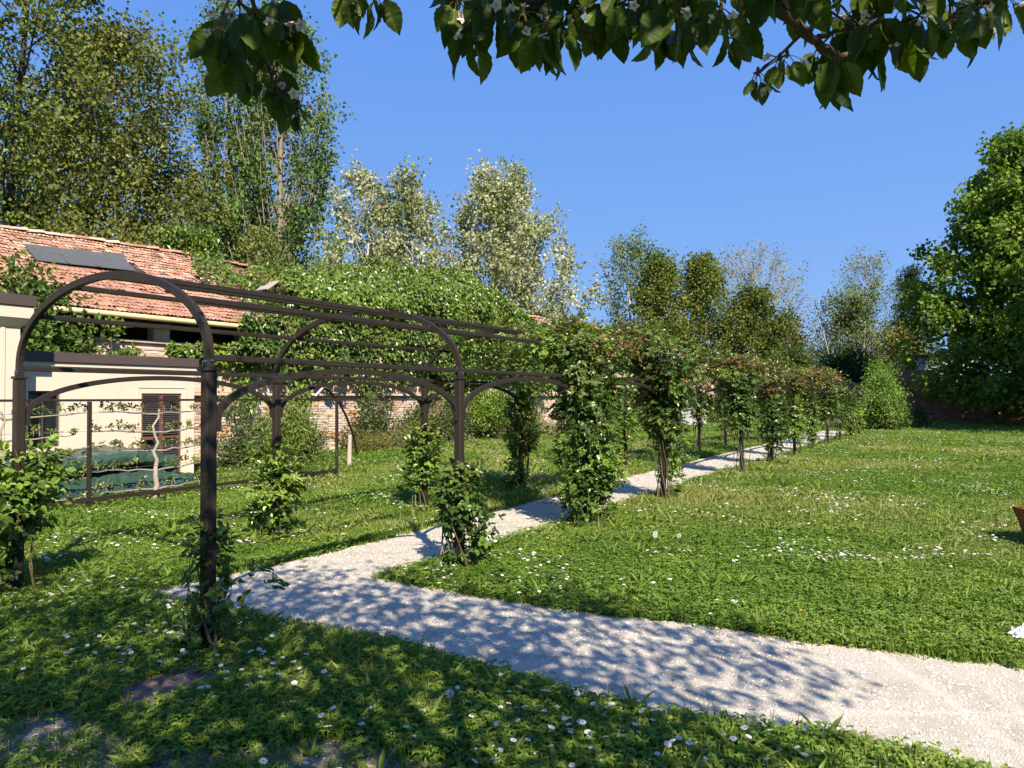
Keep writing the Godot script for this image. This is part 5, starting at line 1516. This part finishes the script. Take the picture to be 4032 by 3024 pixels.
# ---- small things
func build_small_things() -> void:
	# tarpaulin over a low stack before the house
	var tp := thing("tarpaulin", "dark green tarpaulin draped in folds over a low stack before the house", "tarpaulin", row_xf(3.6, 8.2))
	var g := Geo.new()
	var nz := FastNoiseLite.new()
	nz.seed = 5
	nz.frequency = 1.6
	nz.fractal_octaves = 4
	nz.fractal_type = FastNoiseLite.FRACTAL_RIDGED
	var N := 70
	var K := 34
	var pos := func(i2, j2):
		var u: float = float(i2) / N        # along the stack
		var v: float = float(j2) / K        # 0 at the back, over the top, down to the front hem
		var al := lerpf(1.1, 4.72, u)
		var right := smoothstep(0.80, 1.0, u)
		var hgt := lerpf(0.74, 0.70, u) - right * 0.12 + 0.03 * sin(u * 9.0)
		var ac := 0.0
		var h := 0.0
		if v < 0.12:
			ac = 9.05; h = hgt * v / 0.12
		elif v < 0.42:
			ac = lerpf(9.05, 8.02, (v - 0.12) / 0.30); h = hgt - 0.06 * (v - 0.12) / 0.30
		elif v < 0.56:
			ac = 8.0 - 0.04 * sin((v - 0.42) * 20.0); h = lerpf(hgt - 0.06, hgt - 0.27, (v - 0.42) / 0.14)
		elif v < 0.62:
			ac = lerpf(8.0, 8.3 - right * 0.25, (v - 0.56) / 0.06); h = hgt - 0.29
		else:
			var w := (v - 0.62) / 0.38
			ac = lerpf(8.3 - right * 0.25, 7.62, pow(w, 0.8)); h = lerpf(hgt - 0.3, 0.02, pow(w, 0.75))
		var e := nz.get_noise_2d(al * 1.2, ac * 1.6 + h * 2.2)
		var e2 := nz.get_noise_2d(al * 3.0 + 9.0, ac * 3.0 + h * 4.0)
		return Vector3(al - 3.6 + e * 0.03, maxf(0.012, h + e * 0.05 + e2 * 0.018), -(ac - 8.2 + e2 * 0.05 - e * 0.03))
	for i2 in N + 1:
		for j2 in K + 1:
			g.v.append(pos.call(i2, j2)); g.c.append(Color.WHITE); g.n.append(Vector3.ZERO)
	for i2 in N:
		for j2 in K:
			var a := i2 * (K + 1) + j2
			for q in [[a, a + 1, a + K + 1], [a + 1, a + K + 2, a + K + 1]]:
				var nn := (g.v[q[2]] - g.v[q[0]]).cross(g.v[q[1]] - g.v[q[0]])
				g.i.append_array(PackedInt32Array([q[0], q[1], q[2]]))
				for z in q: g.n[z] += nn
	for z in g.n.size(): g.n[z] = g.n[z].normalized()
	part("cover", g.mesh(), M["green_tarpaulin"], tp)
	g = Geo.new()
	g.cbox(Transform3D(Basis(), Vector3(-0.9, 0.3, -0.45)), Vector3(3.0, 0.56, 0.7), 0.03)
	part("stack", g.mesh(), M["dark_timber"], tp)
	g = Geo.new()
	for e in [[1.12, 0.12], [1.22, 0.06], [1.3, 0.1]]:
		var pts := PackedVector3Array()
		var rr := PackedFloat32Array()
		for k in 9:
			var u := k / 8.0
			pts.append(Vector3(e[0] + sin(u * PI) * 0.28 * e[1] * 5.0, 0.05 + e[1] * sin(u * PI) * 0.8, 0.35 - 0.5 * u))
			rr.append(0.03 + 0.08 * sin(u * PI))
		g.tube(pts, rr, 9)
	part("loose_fold", g.mesh(), M["green_tarpaulin"], tp)
	# bent hoop
	var hoop := thing("bent_hoop", "thin rusty bent hoop standing alone in the grass past the trellis", "hoop", row_xf(10.0, 8.9))
	g = Geo.new()
	g.col = Color(0.12, 0.07, 0.05)
	var b0 := P(10.0, 8.9, 0)
	var inv := row_xf(10.0, 8.9).affine_inverse()
	var hp := PackedVector3Array()
	var hr := PackedFloat32Array()
	for q in [[-4.13, 0.0, -18.9], [-4.17, 0.55, -18.7], [-4.3, 1.1, -18.4], [-4.42, 1.48, -18.1], [-4.56, 1.78, -17.6], [-4.62, 1.83, -17.4]]:
		hp.append(inv * Vector3(q[0], q[1], q[2])); hr.append(0.03)
	g.tube(hp, hr, 7, true)
	part("hoop_tube", g.mesh(), M["rusty_iron"], hoop)
	g = Geo.new()
	g.tube(PackedVector3Array([inv * Vector3(-4.64, 1.84, -17.35), inv * Vector3(-4.78, 1.64, -17.2)]), PackedFloat32Array([0.03, 0.03]), 6, true)
	part("pale_label", g.mesh(), M["pale_render"], hoop)
	# stakes
	var st := [["short pale wooden stake beside the trellis end post", P(8.9, 8.0), 0.75, 0.06], ["thin grey stake among the wall fruit shrubs", P(15.2, 11.0), 1.35, 0.035], ["pale stump under the laurel bush", P(19.6, 10.7), 0.55, 0.07]]
	for s in st:
		g = Geo.new()
		g.col = Color(0.5, 0.44, 0.36)
		g.tube(PackedVector3Array([Vector3.ZERO, Vector3(0.01, s[2] * 0.6, 0), Vector3(0.02, s[2], 0.01)]), PackedFloat32Array([s[3], s[3] * 0.85, s[3] * 0.75]), 7, true)
		var m := part("wooden_stake", g.mesh(), M["bark"], self, Transform3D(Basis(), s[1]))
		tag(m, s[0], "stake")
	# far timber fence bits
	var fn := thing("timber_rail_fence", "short weathered timber rails at the far end of the pergola walk", "fence", row_xf(35.2, -0.15))
	for e in [Vector3(-0.35, 0.5, 0), Vector3(0.35, 0.55, 0)]:
		g = Geo.new()
		g.cbox(Transform3D(Basis(), Vector3(0, e.y, 0)), Vector3(0.1 if e.x < 0 else 0.22, e.y * 2.0, 0.09), 0.01)
		part("post", g.mesh(), M["weathered_timber"], fn, Transform3D(Basis(), Vector3(e.x, 0, 0)))
	for h in [0.5, 0.8]:
		g = Geo.new()
		g.cbox(Transform3D(), Vector3(0.6, 0.06, 0.04), 0.006)
		part("rail", g.mesh(), M["weathered_timber"], fn, Transform3D(Basis(), Vector3(0, h, 0.03)))
	var sh := thing("distant_shed", "small pale shed glimpsed between the rose columns", "shed", row_xf(36.5, 9.4))
	g = Geo.new()
	g.cbox(Transform3D(Basis(), Vector3(0, 0.55, 0)), Vector3(1.6, 1.1, 1.2), 0.02)
	part("wall", g.mesh(), M["pale_render"], sh)
	g = Geo.new()
	g.cbox(Transform3D(Basis(), Vector3(0, 1.16, 0)), Vector3(1.8, 0.1, 1.4), 0.02)
	part("roof", g.mesh(), M["pale_render"], sh)
	# iron cover in the grass
	var cv := thing("inspection_cover", "rusty square iron inspection cover lying in the shaded grass", "cover", Transform3D(Basis(Vector3.UP, 0.0), Vector3(-1.848, 0, -3.83)))
	var cn := [Vector3(-2.14, 0, -3.76), Vector3(-1.84, 0, -4.10), Vector3(-1.57, 0, -3.91), Vector3(-1.83, 0, -3.54)]
	var ax: Vector3 = (cn[1] - cn[0] + cn[2] - cn[3]).normalized()
	var az := ax.cross(Vector3.UP).normalized()
	var cb := Basis(ax, Vector3.UP, -ax.cross(Vector3.UP))
	g = Geo.new()
	g.cbox(Transform3D(cb, Vector3(0, 0.008, 0)), Vector3(0.5, 0.034, 0.42), 0.006)
	var plate := part("plate", g.mesh(), M["rusty_iron"], cv)
	g = Geo.new()
	for e in [[-0.232, 0, 0.012, 0.42], [0.232, 0, 0.012, 0.42], [0, -0.19, 0.476, 0.012], [0, 0.19, 0.476, 0.012]]:
		g.cbox(Transform3D(cb, cb * Vector3(e[0], 0.012, e[1])), Vector3(e[2], 0.03, e[3]), 0.003)
	part("frame", g.mesh(), M["rusty_iron"], cv)
	g = Geo.new()
	for a in 15:
		for c in 12:
			if absf(a - 7) < 2 and absf(c - 5.5) < 1: continue
			g.cbox(Transform3D(cb * Basis(Vector3.UP, 0.785 if (a + c) % 2 else -0.785), cb * Vector3(-0.21 + a * 0.03, 0.024, -0.165 + c * 0.03)), Vector3(0.022, 0.006, 0.007), 0.002)
	stuff_part("tread_pattern", g.mesh(), M["rusty_iron"], plate)
	# rust coloured steel planter at the edge of the lawn
	var pl := thing("steel_planter", "rust brown flared steel planter standing at the lawn edge, partly cut off", "planter", Transform3D(Basis(), Vector3(5.66, 0, -7.07)))
	g = Geo.new()
	var prof := [Vector2(0.335, 0.0), Vector2(0.345, 0.12), Vector2(0.37, 0.245), Vector2(0.412, 0.40)]
	for k in prof.size() - 1:
		var a: Vector2 = prof[k]
		var c: Vector2 = prof[k + 1]
		for sd in 4:
			var r := Basis(Vector3.UP, sd * PI / 2)
			g.quad(r * Vector3(-a.x, a.y, a.x * 0.98), r * Vector3(a.x, a.y, a.x * 0.98), r * Vector3(c.x, c.y, c.x * 0.98), r * Vector3(-c.x, c.y, c.x * 0.98), r * Vector3(0, -0.1, 1))
			if k == prof.size() - 2:
				g.quad(r * Vector3(-c.x, c.y, c.x * 0.98), r * Vector3(c.x, c.y, c.x * 0.98), r * Vector3(c.x - 0.02, c.y, c.x * 0.98 - 0.02), r * Vector3(-c.x + 0.02, c.y, c.x * 0.98 - 0.02), Vector3.UP)
	part("planter_side", g.mesh(), M["rust_steel"], pl)
	g = Geo.new()
	g.cbox(Transform3D(Basis(), Vector3(0, 0.3, 0)), Vector3(0.72, 0.04, 0.72), 0.01)
	part("planter_soil", g.mesh(), M["soil"], pl)
	# pale blue white flower at the path edge
	var fl := thing("white_flower", "pale bluish white star shaped flower in the clover by the gravel edge", "flower", Transform3D(Basis(), Vector3(3.13, 0, -4.43)))
	g = Geo.new()
	g.col = Color(0.1, 0.18, 0.04)
	g.tube(PackedVector3Array([Vector3.ZERO, Vector3(0.01, 0.06, 0), Vector3(0, 0.1, 0.01)]), PackedFloat32Array([0.003, 0.003, 0.003]), 5)
	part("stem", g.mesh(), M["leaf"], fl)
	for c in [Vector3(-0.03, 0.1, 0.01), Vector3(0.035, 0.115, 0), Vector3(0.0, 0.085, 0.03)]:
		var a0 := rf(0, 1)
		for q in 5:
			g = Geo.new()
			var a := a0 + TAU * q / 5.0
			g.oval(c, Vector3(cos(a), sin(a), 0.25).normalized(), Vector3(0, 0.2, 1), 0.042, 0.024, Color(0.74, 0.79, 0.92))
			part("flower_petal", g.mesh(), M["petal"], fl)
	# dandelion clocks and one yellow dandelion
	var spots := [[Vector3(1.435, 0, -7.296), 0.17, "dandelion clock on a tall stalk, first of the pair with a bent stem"], [Vector3(1.37, 0, -7.0), 0.2, "dandelion clock on a bent stem in front of its pair"], [Vector3(1.62, 0, -7.05), 0.19, "dandelion clock right of the bent stemmed pair"], [Vector3(-0.35, 0, -3.6), 0.07, "low dandelion clock in the shaded grass before the path"]]
	for s in spots:
		var dt := thing("dandelion_clock", s[2], "dandelion", Transform3D(Basis(), s[0]), "dandelion clocks in the lawn")
		g = Geo.new()
		g.col = Color(0.3, 0.33, 0.12)
		g.tube(PackedVector3Array([Vector3.ZERO, Vector3(0.02, s[1] * 0.6, 0), Vector3(0.03, s[1], 0)]), PackedFloat32Array([0.0025, 0.002, 0.002]), 5)
		part("stalk", g.mesh(), M["leaf"], dt)
		g = Geo.new()
		for k in 160:
			var d := rdir()
			g.leaf(Vector3(0.03, s[1], 0) + d * 0.006, d, rdir(), 0.021, 0.003, Color(0.75, 0.75, 0.72))
		stuff_part("seed_head", g.mesh(), M["petal"], dt)
	var yd := thing("yellow_dandelion", "single yellow dandelion at the lawn edge of the gravel path", "dandelion", Transform3D(Basis(), Vector3(1.99, 0, -4.94)))
	g = Geo.new()
	g.col = Color(0.12, 0.2, 0.04)
	g.tube(PackedVector3Array([Vector3.ZERO, Vector3(0.005, 0.075, 0)]), PackedFloat32Array([0.0025, 0.002]), 5)
	part("stalk", g.mesh(), M["leaf"], yd)
	g = Geo.new()
	for k in 44:
		var a := rf(0, TAU)
		g.leaf(Vector3(0.005, 0.075, 0), Vector3(cos(a), rf(0.1, 1.2), sin(a)).normalized(), Vector3.UP, rf(0.01, 0.019), 0.005, Color(0.85, 0.55, 0.01))
	part("flower_head", g.mesh(), M["petal"], yd)

# ---- the cherry tree whose twigs hang into view and whose crown shades the ground
func cherry_leaf_mesh(curl: float, sd: int) -> ArrayMesh:
	# a serrate pointed leaf along +x, 1 long, its face up (+y)
	var g := Geo.new()
	var n := 13
	var r2 := RandomNumberGenerator.new()
	r2.seed = sd
	var mid := PackedVector3Array()
	var lf := PackedVector3Array()
	var rt := PackedVector3Array()
	for k in n + 1:
		var u := float(k) / n
		var w := 0.30 * pow(sin(pow(u, 0.82) * PI), 0.85)
		if u > 0.82: w = minf(w, 0.30 * pow((1.0 - u) / 0.18, 1.25) * 0.5 + 0.006)
		var tooth := 1.0 + (0.055 if k % 2 else -0.03)
		var y := -curl * u * u + 0.02 * sin(u * 7.0 + sd)
		mid.append(Vector3(u, y, 0))
		var lift := 0.32 * w + 0.012 * sin(k * 2.1 + sd)
		lf.append(Vector3(u + 0.03, y + lift, w * tooth))
		rt.append(Vector3(u + 0.03, y + lift * 0.9, -w * tooth))
	for k in n:
		var t := 1.0 if k % 2 else 0.88
		g.col = Color(t, t, t)
		g.quad(mid[k], mid[k + 1], lf[k + 1], lf[k], Vector3.UP)
		g.quad(mid[k], mid[k + 1], rt[k + 1], rt[k], Vector3.UP)
	# midrib
	g.col = Color(1.5, 1.45, 1.2)
	var pr := PackedFloat32Array()
	for k in mid.size(): pr.append(0.011 * (1.0 - k / 16.0))
	for k in mid.size(): mid[k] += Vector3(0, -0.004, 0)
	g.tube(mid, pr, 4)
	return g.mesh()

func blossom_mesh(petals: int, open: float) -> ArrayMesh:
	var g := Geo.new()
	for k in petals:
		var a := TAU * k / 5.0
		g.oval(Vector3.ZERO, Vector3(cos(a), open, sin(a)).normalized(), Vector3(0, 1, 0), 1.0, 0.85, Color(0.85, 0.76, 0.76))
	for k in 9:
		var a := TAU * k / 9.0 + 0.2
		g.leaf(Vector3.ZERO, Vector3(cos(a) * 0.6, 1.0, sin(a) * 0.6).normalized(), Vector3(sin(a), 0, cos(a)), 0.55, 0.05, Color(0.4, 0.16, 0.12))
	g.leaf(Vector3(0, 0, 0), Vector3(0, -1, 0), Vector3(1, 0, 0), 0.45, 0.28, Color(0.16, 0.09, 0.06))
	g.leaf(Vector3(0, 0, 0), Vector3(0, -1, 0), Vector3(0, 0, 1), 0.45, 0.28, Color(0.16, 0.09, 0.06))
	return g.mesh()

func build_cherry() -> void:
	var base := Vector3(1.9, 0, 1.5)
	var t := thing("cherry_tree", "cherry tree whose leafy twigs with fading white blossom hang in from above", "tree", Transform3D(Basis(), base))
	var g := Geo.new()
	g.col = Color(0.16, 0.11, 0.09)
	g.tube(PackedVector3Array([Vector3(0, 0, 0), Vector3(0.02, 0.9, -0.05), Vector3(-0.1, 1.8, -0.15), Vector3(-0.3, 2.6, -0.3)]), PackedFloat32Array([0.17, 0.14, 0.13, 0.1]), 12)
	part("trunk", g.mesh(), M["bark"], t)
	g = Geo.new()
	g.col = Color(0.12, 0.085, 0.07)
	var fork := Vector3(-0.25, 2.5, -0.28)
	var limbs := [
		[Vector3(-0.9, 3.0, -1.0), Vector3(-1.15, 2.95, -2.2), Vector3(-1.18, 2.76, -2.9), cherry_twigs[0][0][0] - base],
		[Vector3(-1.6, 3.3, -0.9), Vector3(-2.6, 3.2, -2.2), Vector3(-2.6, 2.85, -3.0), cherry_twigs[4][0][0] - base],
		[Vector3(-1.2, 3.25, -1.0), Vector3(-2.0, 3.0, -2.4), Vector3(-2.15, 2.7, -3.1), cherry_twigs[6][0][0] - base],
		[Vector3(-1.5, 3.5, -0.4), Vector3(-3.2, 3.8, -1.2), Vector3(-4.6, 3.9, -1.6)], [Vector3(-0.6, 3.6, 0.6), Vector3(-0.8, 4.3, 1.4)],
		[Vector3(-1.8, 3.3, 0.4), Vector3(-3.6, 3.6, 0.3), Vector3(-4.8, 3.5, -0.2)], [Vector3(-1.0, 3.9, -0.8), Vector3(-1.8, 4.5, -1.6)]]
	for l in limbs:
		var pts := PackedVector3Array([fork])
		var rad := PackedFloat32Array([0.055])
		for k in l.size():
			pts.append(l[k]); rad.append(lerpf(0.04, 0.0125, float(k) / maxf(1.0, l.size() - 1.0)))
		g.tube(pts, rad, 7)
	part("limbs", g.mesh(), M["bark"], t)
	# the crown overhead, above the view
	var f := Geo.new()
	var cols := [Color(0.06, 0.11, 0.015), Color(0.075, 0.13, 0.018), Color(0.05, 0.09, 0.014)]
	var clumps := []
	while clumps.size() < 520:
		var q := rdir() * pow(rng.randf(), 0.4)
		var p := Vector3(-0.55 + q.x * 3.7, 3.75 + q.y * 1.05, 0.15 + q.z * 2.2)
		var fwd := -p.z
		if p.y < 2.75 + maxf(0.0, fwd - 0.75) * 0.68: continue
		clumps.append(p)
	for p in clumps:
		var n := rng.randi_range(16, 40)
		var c := pick(cols)
		for k in n:
			var q: Vector3 = p + gauss3(0.17)
			if q.y < 2.66 + maxf(0.0, -q.z - 0.75) * 0.66: continue
			var tt := rf(0.8, 1.2)
			f.oval(q - base, (rdir() + Vector3(0, -0.8, 0)).normalized(), (rdir() + Vector3(0, 0.8, 0)).normalized(), rf(0.07, 0.115), rf(0.045, 0.062), Color(c.r * tt, c.g * tt, c.b * tt))
	stuff_part("crown", f.mesh(), M["leaf"], t)
	# twigs that hang into view
	var twigs := []
	var forms := [cherry_leaf_mesh(0.12, 1), cherry_leaf_mesh(0.28, 2), cherry_leaf_mesh(0.05, 3), cherry_leaf_mesh(0.2, 4)]
	var lm := []
	for c in [Color(0.07, 0.115, 0.014), Color(0.09, 0.14, 0.018), Color(0.055, 0.095, 0.012), Color(0.12, 0.17, 0.022)]:
		var m: StandardMaterial3D = M["leaf"].duplicate()
		m.resource_name = "cherry_leaf"
		m.albedo_color = c.linear_to_srgb()
		m.roughness = 0.42
		m.backlight = Color(0.9, 0.95, 0.25).linear_to_srgb()
		lm.append(m)
	var bl := [blossom_mesh(5, 0.45), blossom_mesh(4, 0.9), blossom_mesh(3, 0.2)]
	for s in cherry_twigs:
		g = Geo.new()
		g.col = Color(0.12, 0.085, 0.065)
		var pts := PackedVector3Array()
		var rad := PackedFloat32Array()
		var src: Array = s[0]
		for k in src.size() - 1:
			for q in 3:
				pts.append((src[k] as Vector3).lerp(src[k + 1], q / 3.0) - base + gauss3(0.0035))
				rad.append(lerpf(s[1], s[2], (k + q / 3.0) / (src.size() - 1.0)) * rf(0.92, 1.1))
		pts.append(src[-1] - base); rad.append(s[2])
		g.tube(pts, rad, 8, true)
		var b := part("branch", g.mesh(), M["bark"], t)
		twigs.append([b, pts])
	for sp in cherry_spurs:
		var p: Vector3 = sp[0] - base
		var best := 0
		var bd := 99.0
		var bp := Vector3.ZERO
		for w in twigs.size():
			for q in twigs[w][1]:
				if q.distance_to(p) < bd:
					bd = q.distance_to(p); best = w; bp = q
		var holder: Node = twigs[best][0]
		g = Geo.new()
		g.col = Color(0.11, 0.085, 0.055)
		if bd > 0.015:
			g.tube(PackedVector3Array([bp, bp.lerp(p, 0.5) + gauss3(0.008), p]), PackedFloat32Array([0.0035, 0.003, 0.003]), 5)
		g.tube(PackedVector3Array([p + Vector3(0, 0.012, 0), p, p + Vector3(0, -0.008, 0)]), PackedFloat32Array([0.003, 0.0055, 0.003]), 6, true)
		var n: int = sp[1]
		var size: float = sp[2]
		var petioles := []
		for k in n:
			var a := rf(-1.25, 1.25) if n > 1 else 0.0
			a = lerpf(-1.2, 1.2, (k + 0.5) / n) + rf(-0.3, 0.3)
			var d := Vector3(sin(a), -cos(a) * 0.95 - 0.15, rf(-0.55, 0.55)).normalized()
			var q := p + d * 0.022
			var fall := (d + Vector3(0, -0.8, 0)).normalized()
			# the face of a hanging leaf turns every way, most often towards the light side
			var face := Vector3(rf(-0.7, 0.7), rf(0.0, 0.7), rf(-1.0, 0.7))
			face = (face - fall * face.dot(fall)).normalized()
			var ln := 0.098 * size * rf(0.72, 1.12)
			var bb := Basis(fall, face, fall.cross(face)).scaled_local(Vector3(ln, ln, ln * rf(0.85, 1.1)))
			part("leaf", forms[rng.randi() % 4], lm[rng.randi() % 4], holder, Transform3D(bb, q))
			petioles.append([p, q])
		g.col = Color(0.14, 0.13, 0.05)
		for e in petioles:
			g.tube(PackedVector3Array([e[0], e[0].lerp(e[1], 0.5) + Vector3(0, 0.003, 0), e[1]]), PackedFloat32Array([0.0014, 0.0012, 0.0012]), 4)
		for k in rng.randi_range(1, 3) if p.y + base.y < 2.62 else 1:
			var a := rf(-1.4, 1.4)
			var d := Vector3(sin(a), -cos(a) + 0.2, rf(-0.2, 0.8)).normalized()
			var q := p + d * rf(0.03, 0.055)
			g.tube(PackedVector3Array([p, p.lerp(q, 0.5) + Vector3(0, 0.004, 0), q]), PackedFloat32Array([0.001, 0.0009, 0.0012]), 4)
			var up := (-d * 0.4 + Vector3(rf(-0.5, 0.5), -0.6, rf(0.0, 0.9))).normalized()
			var sx := up.cross(Vector3(0.3, 0.2, 0.9)).normalized()
			part("blossom", bl[rng.randi() % 3], M["petal"], holder, Transform3D(Basis(sx, up, sx.cross(up)).scaled_local(Vector3.ONE * 0.015 * rf(0.8, 1.15)), q))
		part("spur", g.mesh(), M["bark"], holder)
